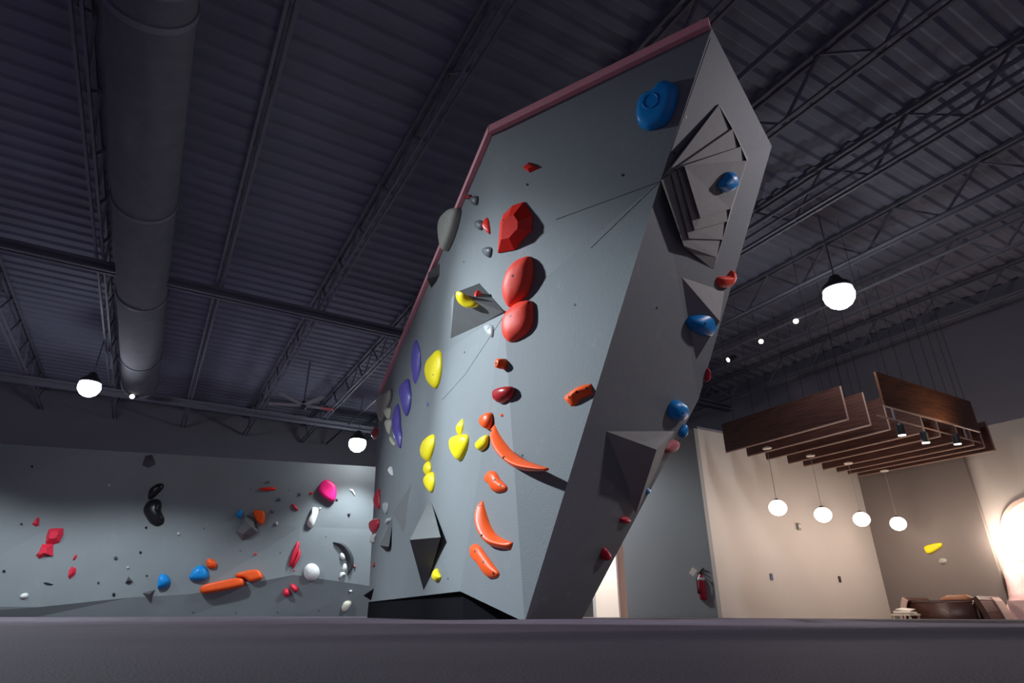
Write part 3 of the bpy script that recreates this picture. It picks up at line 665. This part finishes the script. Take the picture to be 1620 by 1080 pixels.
for lab, col, cr, x, y, r_ in [
    ('small grey foothold above the flat red bar', 'grey', 2, 523, 223, 9), ('grey foothold below and right of the flat red bar', 'grey', 2, 583, 321, 11),
    ('grey foothold left of the small red nub', 'grey', 2, 698, 293, 11), ('grey foothold beside the orange block hold, upper', 'grey', 2, 543, 391, 11),
    ('grey foothold beside the orange block hold, lower', 'silver', 2, 567, 460, 11), ('grey foothold at the lower right of the big magenta hold', 'grey', 2, 911, 322, 9),
    ('grey foothold below the small white hooked hold', 'grey', 2, 980, 405, 10), ('tiny white chip beside the long white curved hold', 'white', 2, 815, 375, 7),
    ('silver foothold right of the black kidney-shaped hold', 'silver', 1, 1018, 518, 12), ('small white foothold left of the black tapered hold', 'silver', 1, 619, 243, 9),
    ('small black foothold high at the far left of the wall', 'black', 1, 181, 135, 7), ('tiny black foothold left of the small crimson wedge', 'black', 1, 121, 463, 6),
    ('black foothold at the far left edge of the picture', 'black', 1, 22, 730, 9), ('black foothold just under the black kidney-shaped hold', 'black', 1, 832, 483, 8),
    ('tiny black foothold above the small dark pyramid volume', 'black', 1, 800, 625, 8), ('dark foothold between the crimson gem and the black kidney', 'dgrey', 1, 658, 658, 12),
    ('tiny dark foothold right of the small dark pyramid volume', 'black', 1, 836, 757, 6), ('oval dark foothold below the small dark pyramid volume', 'black', 1, 648, 865, 11),
    ('white chip foothold above the small dark pyramid volume', 'silver', 1, 728, 712, 9), ('tiny grey foothold left of the oval dark one', 'dgrey', 1, 560, 797, 7)]:
    dot(lab, col, cr, x, y, r_, .05)
gb = 'bolt holes in the left wall'
for x, y in [(155, 490), (361, 617), (588, 626), (848, 537), (92, 966), (335, 968), (573, 966), (808, 956), (420, 266), (637, 271)]:
    px_, py_ = cv(2, [(x, y)])[0]; h_, nn = hit('w', px_, py_); bm = bmesh.new(); tube(bm, [h_-nn*.01, h_+nn*.006], .016, 8)
    o = link('bolt_hole', bm, M['bolt'], leftwall, origin=h_); o.location = h_

# ================================================================== ROOF STEEL
jn = [.1+1.87*k for k in range(-7, 8)]
ordn = ['first', 'second', 'third', 'fourth', 'fifth', 'sixth', 'seventh', 'eighth', 'ninth']
zt, zb = CEIL-.04, CEIL-.62
jl = {n_: 'dark open-web roof joist, %s to the right of the round duct' % ordn[i] for i, n_ in enumerate([x for x in jn if x > -1])}
jl.update({n_: 'dark open-web roof joist, %s to the left of the round duct' % ordn[i] for i, n_ in enumerate(sorted([x for x in jn if x < -1], reverse=True))})
for n_ in jn:
    if n_ > 13.6: continue
    root = empty('roof_joist', W(n_, 7, zt), jl[n_], 'roof joist', 'open-web joists under the roof deck')
    bm = bmesh.new()
    for s in (-.05, .05): bar(bm, W(n_+s, -7.5, zt), W(n_+s, 21.5, zt), .04, .04)
    link('top_chord', bm, M['steel'], root, origin=W(n_, 7, zt))
    bm = bmesh.new()
    for s in (-.05, .05): bar(bm, W(n_+s, -7.5, zb), W(n_+s, 21.5, zb), .035, .035)
    link('bottom_chord', bm, M['steel'], root, origin=W(n_, 7, zt))
    bm = bmesh.new(); a = -7.4; k = 0
    while a < 21:
        bar(bm, W(n_, a, zb if k % 2 else zt), W(n_, a+.62, zt if k % 2 else zb), .03, .03); a += .62; k += 1
    link('web_bars', bm, M['steel'], root, origin=W(n_, 7, zt))
for a_, lb in ((11.0, 'dark steel girder crossing under the joists, nearer one'), (18.3, 'dark steel girder crossing under the joists, near the back wall')):
    root = empty('roof_girder', W(-1, a_, zb-.1), lb, 'girder')
    bm = bmesh.new(); z0 = zb-.09
    for s in (-.06, .06): bar(bm, W(-16.5, a_+s, z0), W(13.6, a_+s, z0), .07, .05)
    link('top_flange', bm, M['steel'], root, origin=W(-1, a_, zb-.1))
    bm = bmesh.new()
    for s in (-.06, .06): bar(bm, W(-16.5, a_+s, z0-.13), W(13.6, a_+s, z0-.13), .06, .03)
    bar(bm, W(-16.5, a_, z0-.065), W(13.6, a_, z0-.065), .02, .12)
    link('bottom_flange', bm, M['steel'], root, origin=W(-1, a_, zb-.1))
for nn_, zz in ((6.95, 5.45), (7.12, 5.43), (4.6, 5.5), (10.4, 5.5), (9.25, 5.5)):
    bm = bmesh.new(); tube(bm, [W(nn_, -7, zz), W(nn_, 21, zz)], .03 if nn_ != 7.12 else .022, 8)
    o = link('conduit_pipe', bm, M['steel'], smooth=True, origin=W(nn_, 7, zz))
    tag(o, {6.95: 'dark conduit pipe above the right lamp, thicker of the close pair', 7.12: 'dark conduit pipe above the right lamp, thinner of the close pair', 4.6: 'dark conduit pipe passing just above the boulder top', 10.4: 'dark conduit pipe nearest the right wall', 9.25: 'dark conduit pipe second nearest the right wall'}[nn_], 'pipe')
# duct
root = empty('round_duct', W(-1.1, 6, 5.45), 'big round fabric duct running away under the roof on the left', 'air duct')
bm = bmesh.new(); tube(bm, [W(-1.1, -7, 5.45), W(-1.1, 17.2, 5.45)], .40, 40); link('duct_tube', bm, M['duct'], root, smooth=True, origin=W(-1.1, 6, 5.45))
for a_ in (-2, 1.5, 4.6, 5.0, 8.5, 11.6, 15.0, 17.1):
    bm = bmesh.new(); tube(bm, [W(-1.1, a_, 5.45), W(-1.1, a_+.08, 5.45)], .418, 40); link('duct_band', bm, M['steel'], root, smooth=False, origin=W(-1.1, 6, 5.45))
for a_ in (2.8, 7, 10.5, 14):
    bm = bmesh.new()
    for s in (-.3, .3): bar(bm, W(-1.1+s, a_, 5.7), W(-1.1+s, a_, 6.2), .01, .01)
    link('hanger_wire', bm, M['steel'], root, origin=W(-1.1, 6, 5.45))

# ================================================================== LAMPS
def highbay(P, r, label, rod_to=CEIL):
    root = empty('high_bay_lamp', P, label, 'lamp')
    bm = bmesh.new(); lathe2(bm, P, [(0, -r), (.38*r, -.925*r), (.7*r, -.71*r), (.92*r, -.38*r), (r, 0), (.92*r, .38*r), (.7*r, .6*r)], 32); link('lamp_lens', bm, M['lampglow'], root, smooth=True, origin=P)
    bm = bmesh.new(); lathe2(bm, P, [(r*.95, .4*r), (r*1.0, .45*r), (r*.9, .75*r), (r*.5, 1.1*r), (r*.3, 1.5*r), (r*.1, 1.6*r)], 28); link('lamp_housing', bm, M['housing'], root, smooth=True, origin=P)
    bm = bmesh.new(); tube(bm, [P+Vector((0, 0, .36)), Vector((P.x, P.y, rod_to-.02))], .012, 8); link('hanging_rod', bm, M['steel'], root, origin=P)
highbay(LAMPS['a'], .22, 'bright white high-bay lamp at the far left, beside the duct end')
highbay(LAMPS['b'], .25, 'bright white high-bay lamp beside the left edge of the boulder')
highbay(LAMPS['c'], .23, 'bright white high-bay lamp right of the boulder, the biggest glare')
def spotlamp(P, aim, r, label, m, arm=Vector((.1, 0, .25)), top=None, ln=.2):
    aim = Vector(aim).normalized(); root = empty('track_spotlight', P, label, 'spotlight')
    bm = bmesh.new(); tube(bm, [P-aim*ln, P-aim*ln*.9, P-aim*.005], [r*.7, r, r*1.06], 20); link('lamp_housing', bm, M['housing'], root, smooth=False, origin=P)
    bm = bmesh.new(); tube(bm, [P-aim*.006, P+aim*.012], r*.93, 20); link('lamp_lens', bm, m, root, origin=P)
    bm = bmesh.new(); tube(bm, [P-aim*ln*.6, P-aim*ln*.6+arm], .01, 8); link('arm', bm, M['steel'], root, origin=P)
q = atZ(1259, 508, 5.45); spotlamp(q, (C0-q), .052, 'small lit round spotlight nearest the big right lamp', M['lampsmall'], arm=Vector((0, .05, .55)))
q = atZ(1204, 540, 5.45); spotlamp(q, (C0-q), .052, 'small lit round spotlight between the big right lamp and the boulder', M['lampsmall'], arm=Vector((0, .05, .55)))
q = atZ(1152, 569, 5.45); spotlamp(q, (-1, -.12, -.5), .055, 'dim tilted spotlight right beside the boulder edge', M['lampdim'], arm=Vector((.35, 0, .25)), ln=.22)
q = atZ(209, 627, 5.0); spotlamp(q, (.5, -.6, -.45), .06, 'dark spotlight with a glowing lens for the glint beside the far left lamp', M['lampdim'], arm=Vector((0, 0, .5)), ln=.3)  # glint by the duct imitated with a dim glowing lens

# ceiling fan
PF = atZ(480, 641, 4.95)
root = empty('ceiling_fan', PF, 'grey four-bladed ceiling fan hanging under the dark roof', 'ceiling fan')
bm = bmesh.new(); lathe2(bm, PF, [(.02, -.12), (.07, -.10), (.08, .05), (.03, .12)], 16); link('motor', bm, M['housing'], root, smooth=True, origin=PF)
bm = bmesh.new(); tube(bm, [PF+Vector((0, 0, .1)), Vector((PF.x, PF.y, CEIL-.02))], .02, 8); link('down_rod', bm, M['steel'], root, origin=PF)
for x_, y_ in ((527, 648), (513, 627), (443, 621), (425, 638)):
    e = onP(x_, y_, PF, Vector((0, 0, 1))); d = (e-PF).normalized(); Lb = min((e-PF).length, .95)
    bm = bmesh.new(); bar(bm, PF+d*.08, PF+d*Lb, .13, .012, up=Vector((.0, .22, 1)))
    o = link('blade', bm, M['fan'], root, origin=PF)
    if x_ == 527:
        bm = bmesh.new(); bar(bm, PF+d*(Lb*.6), PF+d*(Lb+.01), .132, .016, up=Vector((.0, .22, 1))); s_ = link('blade_tip', bm, M['fan_red'], o, origin=PF); s_.location = (0, 0, 0); s_['label'] = 'red painted blade tip'

# ================================================================== LOUNGE
d12 = (P2-P1).normalized(); n12 = Vector((d12.y, -d12.x, 0))   # towards the camera
ZS = 2.82
def on12(px, py, off=0):   # px -> point of wall line P1P2 at height ZS
    k = ray(px, py); kk = k.x/k.y; base = P1+n12*off
    t = (kk*base.y-base.x)/(d12.x-kk*d12.y); return base+d12*t
lefts = [(1147, 717), (1185, 722), (1212, 728), (1247, 734), (1273, 738), (1300, 744), (1322, 748), (1340, 751), (1362, 753)]
rend = [2.42, 2.42, 2.42, 2.62, 2.62, 2.62, 2.62, 2.62, 2.62]
sl_lab = ['front', 'second', 'third', 'fourth', 'fifth', 'sixth', 'seventh', 'eighth', 'rearmost']
for i, ((x, y), Lr) in enumerate(zip(lefts, rend)):
    p0_ = atZ(x, y, ZS); p = W(p0_.dot(D2), 7.55); q = p-D1*Lr
    cs = (p+q)/2; cs.z = ZS
    root = empty('wooden_baffle', cs, 'dark reddish wooden ceiling baffle, %s from the front over the pendant lamps' % sl_lab[i] if i not in (0, 8) else ('big dark wooden ceiling baffle, frontmost of the row over the pendant lamps' if i == 0 else 'dark reddish wooden ceiling baffle, rearmost of those over the pendant lamps'), 'ceiling baffle', 'wooden baffles over the lounge')
    hgt = .56; bm = bmesh.new(); bar(bm, Vector((-Lr/2, 0, hgt/2+.012)), Vector((Lr/2, 0, hgt/2+.012)), .035, hgt-.02)
    ang = math.atan2(-D1.y, -D1.x)
    o = link('board', bm, M['wood']); o.parent = root; o.rotation_euler = (0, 0, ang)
    bm = bmesh.new(); bar(bm, Vector((-Lr/2, 0, .006)), Vector((Lr/2, 0, .006)), .037, .014); bar(bm, Vector((Lr/2+.004, 0, .0)), Vector((Lr/2+.004, 0, hgt)), .037, .010)
    o = link('edge_band', bm, M['wood_edge']); o.parent = root; o.rotation_euler = (0, 0, ang); o['label'] = 'lighter edge strip'
    for s in (-.38, .38):
        bm = bmesh.new(); tube(bm, [Vector((Lr*s, 0, hgt-.01)), Vector((Lr*s, 0, CEIL-ZS-.02))], .003, 6)
        o = link('hanging_wire', bm, M['wire']); o.parent = root; o.rotation_euler = (0, 0, ang)
# fascia board across the ends, warm light put into its wood colour
for (x0, y0, x1, y1, dz, nm, lb, mt) in ((1398, 641, 1543, 684, 0, 'wooden_fascia', 'wooden board in a warm-lit brown crossing the ends of the baffles', 'wood_lit'),):
    p = atZ(x0, y0, ZS+.02); q = atZ(x1, y1, ZS+.02); q = p+D2*((q-p).dot(D2)); cs = (p+q)/2
    root = empty(nm, cs, lb, 'ceiling board'); Lr = (q-p).length; ang = math.atan2(D2.y, D2.x)
    bm = bmesh.new(); bar(bm, Vector((-Lr/2, 0, .27)), Vector((Lr/2, 0, .27)), .035, .52); o = link('board', bm, M[mt]); o.parent = root; o.rotation_euler = (0, 0, ang)
    bm = bmesh.new(); bar(bm, Vector((-Lr/2, 0, 0)), Vector((Lr/2, 0, 0)), .037, .02); o = link('edge_band', bm, M['wood_edge']); o.parent = root; o.rotation_euler = (0, 0, ang); o['label'] = 'lighter edge strip'
    for s in (-.45, .45):
        bm = bmesh.new(); tube(bm, [Vector((Lr*s, 0, .5)), Vector((Lr*s, 0, CEIL-ZS-.03))], .003, 6)
        o = link('hanging_wire', bm, M['wire']); o.parent = root; o.rotation_euler = (0, 0, ang)
# track rail and spots
t0 = atZ(1388, 657, 2.72); t1 = atZ(1540, 702, 2.72); t1 = t0+D2*((t1-t0).dot(D2))
root = empty('track_rail', (t0+t1)/2, 'thin pale lighting track under the wooden baffles', 'lighting track')
bm = bmesh.new(); tube(bm, [t0, t1], .012, 8); link('rail', bm, M['wood_edge'], root, origin=(t0+t1)/2)
bm = bmesh.new()
for f_ in (.15, .85): bar(bm, t0.lerp(t1, f_), t0.lerp(t1, f_)+Vector((0, 0, .3)), .02, .02)
link('bracket', bm, M['steel'], root, origin=(t0+t1)/2)
for (x, y, lb) in ((1427, 688, 'black track spotlight, nearest the free corner of the baffles'), (1465, 700, 'black track spotlight, middle one under the baffles'), (1515, 702, 'black track spotlight, last one before the right wall')):
    k = ray(x, y); kk = k.x/k.y; tt = (kk*t0.y-t0.x)/(D2.x-kk*D2.y); q = t0+D2*tt; q.z = atY(x, y, q.y).z
    spotlamp(q, (0.05, .1, -1), .055, lb, M['lampdim'], arm=Vector((0, 0, max(.05, 2.72-q.z-.08))), ln=.17)
lamp('SPOT', 'track_light_a', t0.lerp(t1, .3)+Vector((0, 0, -.25)), 45, (1, .82, .7), P2.lerp(P3, .4)+Vector((0, 0, 1)), spot_size=radians(80), spot_blend=.8)
lamp('SPOT', 'track_light_fascia', t0.lerp(t1, .5)+Vector((.35, -.55, -.12)), 10, (1, .75, .5), t0.lerp(t1, .45)+Vector((0, 0, .5)), spot_size=radians(140), spot_blend=.9)

# pendants
gl = ['leftmost', 'second from the left', 'third from the left', 'rightmost']
for i, ((cx, cy), (gx, gy)) in enumerate((((1213, 708), (1230.5, 803)), ((1282, 720), (1302, 814)), ((1342, 732), (1363, 821)), ((1399, 744), (1421, 828)))):
    top = atZ(cx, cy, ZS-.02); 
    g = atY(gx, gy, top.y); g.x = top.x; 
    g = atY(gx, gy, top.y*1.0); mid_ = Vector((g.x, top.y, g.z))
    top2 = Vector((mid_.x, mid_.y, ZS-.02))
    root = empty('pendant_lamp', top2, 'glowing white globe pendant lamp under the baffles, %s of four' % gl[i], 'pendant lamp', 'globe pendants in the lounge')
    bm = bmesh.new(); lathe2(bm, top2, [(.075, -.022), (.08, -.01), (.08, .0), (.03, .02)], 24); link('canopy', bm, M['canopy'], root, origin=top2)
    bm = bmesh.new(); tube(bm, [top2+Vector((0, 0, -.02)), mid_+Vector((0, 0, .13))], .0045, 6); link('cord', bm, M['cord'], root, origin=top2)
    bm = bmesh.new(); bmesh.ops.create_uvsphere(bm, u_segments=32, v_segments=20, radius=.148, matrix=Matrix.Translation(mid_)@Matrix.Diagonal((1, 1, .9, 1))); link('globe', bm, M['globe'], root, smooth=True, origin=top2)
    bm = bmesh.new(); lathe2(bm, mid_+Vector((0, 0, .118)), [(.05, 0), (.05, .02), (.015, .04)], 20); link('globe_cap', bm, M['housing'], root, origin=top2)
    L_p = lamp('POINT', 'pendant_light', mid_+Vector((-.05, -.05, -.22)), 25, WARM, shadow_soft_size=.1)

# small things on lounge walls
def onwall(px, py, p, nrm): return onP(px, py, p, nrm)
def plate(name, px, py, w_, h_, d_, P_, nrm, m, label, cat, parts=None):
    c = onwall(px, py, P_, nrm); t = Vector((-nrm.y, nrm.x, 0))
    bm = bmesh.new(); bar(bm, c-Vector((0, 0, h_/2))+nrm*d_/2, c+Vector((0, 0, h_/2))+nrm*d_/2, w_, d_, up=nrm)
    bmesh.ops.bevel(bm, geom=bm.edges[:], offset=.004, segments=2, affect='EDGES')
    o = link(name, bm, m, origin=c); tag(o, label, cat)
    return o, c, t
n1 = -D2
o, c_, t_ = plate('wall_outlet', 1220, 912, .075, .12, .015, P1, n12, M['outlet_b'], 'blue-covered outlet low on the cream wall', 'outlet')
for dz in (-.028, .028):
    bm = bmesh.new(); tube(bm, [c_+n12*.014+Vector((0, 0, dz)), c_+n12*.018+Vector((0, 0, dz))], .014, 12); link('socket', bm, M['bolt'], o, origin=c_).location = (0, 0, 0)
o, c_, t_ = plate('wall_outlet', 1328, 916, .075, .12, .015, P1, n12, M['outlet_k'], 'black outlet low on the cream wall, right of the blue one', 'outlet')
for dz in (-.028, .028):
    bm = bmesh.new(); tube(bm, [c_+n12*.014+Vector((0, 0, dz)), c_+n12*.018+Vector((0, 0, dz))], .014, 12); link('socket', bm, M['bolt'], o, origin=c_).location = (0, 0, 0)
o, c_, t_ = plate('wall_sensor', 1262, 833, .085, .14, .05, P1, n12, M['grey_plastic'], 'small grey sensor box on the cream wall between the pendants', 'sensor')
bm = bmesh.new(); bar(bm, c_+n12*.052-Vector((0, 0, .02)), c_+n12*.052+Vector((0, 0, .03)), .04, .006, up=n12); link('sensor_window', bm, M['white'], o, origin=c_).location = (0, 0, 0)
o, c_, t_ = plate('wall_strobe', 997, 841, .13, .15, .07, P1, n1, M['grey_plastic'], 'small grey alarm box on the grey partition by the doorway', 'alarm')
bm = bmesh.new(); bar(bm, c_+n1*.075-Vector((0, 0, .04)), c_+n1*.075+Vector((0, 0, .0)), .08, .01, up=n1); link('strobe_lens', bm, M['white'], o, origin=c_).location = (0, 0, 0)
# fire extinguisher on the grey partition
cE = onP(1117, 926, P1, n1)+n1*.09; base = cE-Vector((0, 0, .24))
root = empty('fire_extinguisher', base, 'red fire extinguisher hung on the grey partition wall', 'fire extinguisher')
bm = bmesh.new(); lathe2(bm, base, [(.05, 0), (.078, .01), (.082, .04), (.082, .33), (.07, .385), (.035, .42), (.028, .44)], 24); link('cylinder', bm, M['extred'], root, smooth=True, origin=base)
bm = bmesh.new(); lathe2(bm, base+Vector((0, 0, .43)), [(.028, 0), (.03, .02), (.024, .06)], 14); bar(bm, base+Vector((.0, 0, .49)), base+Vector((.02, -.13, .53)), .025, .012); bar(bm, base+Vector((0, 0, .475)), base+Vector((.0, -.12, .46)), .022, .01); link('valve_handle', bm, M['housing'], root, origin=base)
bm = bmesh.new(); hp = [base+Vector((-.0, -.03, .46)), base+Vector((-.07, -.06, .45)), base+Vector((-.11, -.05, .36)), base+Vector((-.10, -.03, .2)), base+Vector((-.095, -.03, .1))]; tube(bm, hp, [.011, .011, .011, .012, .018], 10); link('hose', bm, M['housing'], root, smooth=True, origin=base)
bm = bmesh.new(); tube(bm, [base+Vector((0, 0, .32)), base+Vector((0, 0, .37))], [.0835, .0775], 24); link('label_band', bm, M['paper'], root, smooth=True, origin=base)
bm = bmesh.new(); bar(bm, base+Vector((-.20, -.05, .42)), base+Vector((-.12, -.06, .52)), .10, .004, up=Vector((.3, -1, 0))); link('inspection_tag', bm, M['paper'], root, origin=base)
# two holds on taupe wall
hold('yellow rectangular hold on the taupe wall right of the pendants', 'yellow', 9, [(337, 515), (420, 492), (455, 490), (456, 515), (400, 555), (365, 566), (350, 550)], .07, 'flat', surf='t')
hold('round pale hold below the yellow one on the taupe wall', 'greyw', 9, [(433, 605), (450, 590), (485, 596), (488, 620), (465, 636), (440, 628)], .05, 'dome', surf='t')

# sofa in front of the taupe wall
ns = 13.0
def plan(px, n):
    k = (px-810)/ray(px, 968).y; Y = n/(.866*k+.501); return Vector((k*Y, Y, 0))
s0 = plan(1452, ns); s1 = plan(1576, ns); sc = (s0+s1)/2; Ls = (s1-s0).length
root = empty('leather_sofa', Vector((sc.x, sc.y, -.42)), 'low dark brown leather sofa with scroll arms before the taupe wall', 'sofa')
sd = (s1-s0).normalized(); so = -D2   # front towards the camera side
def SP(u, v, z): return sc+sd*u+so*v+Vector((0, 0, z-.42))
OR = Vector((sc.x, sc.y, -.42))
bm = bmesh.new(); bar(bm, SP(-Ls/2+.1, 0, .25), SP(Ls/2-.1, 0, .25), .7, .36); link('seat_base', bm, M['leather'], root, origin=OR)
bm = bmesh.new()
bar(bm, SP(-Ls/2+.06, .30, .40), SP(Ls/2-.10, .30, .40), .22, .62, up=Vector((0, 0, 1))); bmesh.ops.bevel(bm, geom=bm.edges[:], offset=.05, segments=4, affect='EDGES')
link('backrest', bm, M['leather'], root, smooth=True, origin=OR)
bm = bmesh.new(); tube(bm, [SP(-.02, .28, .70), SP(.1, .28, .725), SP(Ls*.30, .28, .725), SP(Ls*.36, .28, .70)], [.05, .07, .07, .05], 14); link('tan_top', bm, M['leather_tan'], root, smooth=True, origin=OR).__setitem__('label', 'lighter tan stretch on the top')  # lighter tan strip along the sofa top
for s, nm in ((-1, 'arm'), (1, 'arm')):
    bm = bmesh.new(); pr = [SP(s*(Ls/2-.02+.10*sin(t*1.5)), .38-.0*t, .0+.74*(t/4)) for t in range(5)]
    pr = [SP(s*(Ls/2+o_), .05, z) for o_, z in ((.10, .0), (.08, .25), (.02, .5), (-.04, .68), (-.08, .74))]
    for a, b in zip(pr, pr[1:]): bar(bm, a, b, .80, .09, up=sd)
    link('arm', bm, M['leather'], root, origin=OR)
    bm = bmesh.new()
    if s > 0:
        pr = [p+sd*.055-so*.22 for p in pr]
        for a, b in zip(pr, pr[1:]): bar(bm, a, b, .30, .02, up=sd)
    else:
        pr = [p+so*.41 for p in pr]
        for a, b in zip(pr, pr[1:]): bar(bm, a, b, .03, .10, up=sd)
    link('arm_facing', bm, M['piping'], root, origin=OR).__setitem__('label', 'pale curved arm facing')
# papers left of the sofa, lying on a low side table
pt = plan(1432, 12.2); 
root = empty('side_table', Vector((pt.x, pt.y, -.42)), 'low pale side table at the left end of the brown sofa', 'side table'); OP = Vector((pt.x, pt.y, -.42))
bm = bmesh.new(); bar(bm, pt-D1*.17+Vector((0, 0, .05)), pt+D1*.17+Vector((0, 0, .05)), .34, .03); link('table_top', bm, M['canopy'], root, origin=OP)
for u in (-1, 1):
    for v in (-1, 1):
        bm = bmesh.new(); bar(bm, pt+D1*.14*u+D2*.14*v+Vector((0, 0, -.42)), pt+D1*.14*u+D2*.14*v+Vector((0, 0, .04)), .03, .03); link('leg', bm, M['canopy'], root, origin=OP)
bm = bmesh.new(); bar(bm, pt-D1*.15+Vector((0, 0, .085)), pt+D1*.15+Vector((0, 0, .085)), .22, .04, up=Vector((.12, 0, 1)))
bar(bm, pt-D1*.13+Vector((0, 0, .125)), pt+D1*.12+Vector((.02, 0, .15)), .20, .012, up=Vector((-.15, 0, 1)))
o = link('paper_stack', bm, M['paper'], origin=pt+Vector((0, 0, .07))); tag(o, 'loose stack of white papers beside the brown sofa', 'papers')

# round mirror and plastic-draped counter by the right wall
nr = -D2; pr_ = W(14.1, 0, 0)
cM = onP(1652, 842, pr_, nr)
t1_ = D1; t2_ = Vector((0, 0, 1))
root = empty('round_mirror', cM, 'round pink-framed mirror on the brightly lit cream wall', 'mirror')
bm = bmesh.new(); Rm = (onP(1588, 815, pr_, nr)-cM).length; K_ = 48
rings = []
for (r_, d_) in ((Rm, .005), (Rm, .05), (Rm-.07, .05), (Rm-.07, .005)):
    rings.append([bm.verts.new(cM+(t1_*cos(2*pi*k/K_)+t2_*sin(2*pi*k/K_))*r_+nr*d_) for k in range(K_)])
for i in range(4):
    a, b = rings[i], rings[(i+1) % 4]
    for k in range(K_): bm.faces.new((a[k], a[(k+1) % K_], b[(k+1) % K_], b[k]))
link('frame', bm, M['pink'], root, origin=cM)
bm = bmesh.new(); bm.faces.new([bm.verts.new(cM+(t1_*cos(2*pi*k/K_)+t2_*sin(2*pi*k/K_))*(Rm-.06)+nr*.02) for k in range(K_)]); link('mirror_glass', bm, M['white'], root, origin=cM)
# counter box with crumpled plastic
nc0 = 13.5
a0_ = plan(1592, nc0); 
root = empty('covered_counter', Vector((a0_.x, a0_.y, -.42)), 'counter draped in crumpled pale pink plastic at the right edge', 'counter'); OC = Vector((a0_.x, a0_.y, -.42))
def CPt(u, v, z): return a0_-D1*u+D2*v+Vector((0, 0, z-.42))
bm = bmesh.new(); bar(bm, CPt(.05, .3, .35), CPt(2.2, .3, .35), .55, .70); link('counter_body', bm, M['plastic'], root, origin=OC)
bm = bmesh.new(); rows_ = []
random.seed(3)
for i in range(34):
    u = i*.07; row = []
    for j in range(22):
        s = j/21; zz = .35+.85*(1-s) if s > .0 else 1.2
        fold = .05*sin(u*9+s*5)+.035*sin(u*17-s*9)+.02*random.uniform(-1, 1)
        row.append(bm.verts.new(CPt(u-.02, .50-s*.52+fold*.8, .38+.95*(1-s)**1.3+.03*sin(u*7+s*11)+.01*random.uniform(-1, 1))))
    rows_.append(row)
for a, b in zip(rows_, rows_[1:]):
    for k in range(21): bm.faces.new((a[k], a[k+1], b[k+1], b[k]))
r = bmesh.ops.extrude_face_region(bm, geom=bm.faces[:])
for v in [g for g in r['geom'] if isinstance(g, bmesh.types.BMVert)]: v.co += D2*.012
link('plastic_sheet', bm, M['plastic'], root, smooth=True, origin=OC)
# wall lamp making the glare
qs = onP(1606, 856, pr_, nr)+nr*.16
root = empty('wall_lamp', qs, 'glaring bare globe wall lamp at the right edge', 'wall lamp')
bm = bmesh.new(); bmesh.ops.create_uvsphere(bm, u_segments=24, v_segments=16, radius=.11, matrix=Matrix.Translation(qs)); link('globe', bm, mat('hot bulb', (1, 1, 1), .3, emit=(1, .86, .66), estr=25), root, smooth=True, origin=qs)
bm = bmesh.new(); tube(bm, [qs-nr*.155, qs-nr*.13, qs-nr*.08], [.06, .06, .02], 16); link('wall_plate', bm, M['canopy'], root, origin=qs)
lamp('POINT', 'wall_lamp_light', qs+nr*.17, 55, (1, .84, .70), shadow_soft_size=.12)
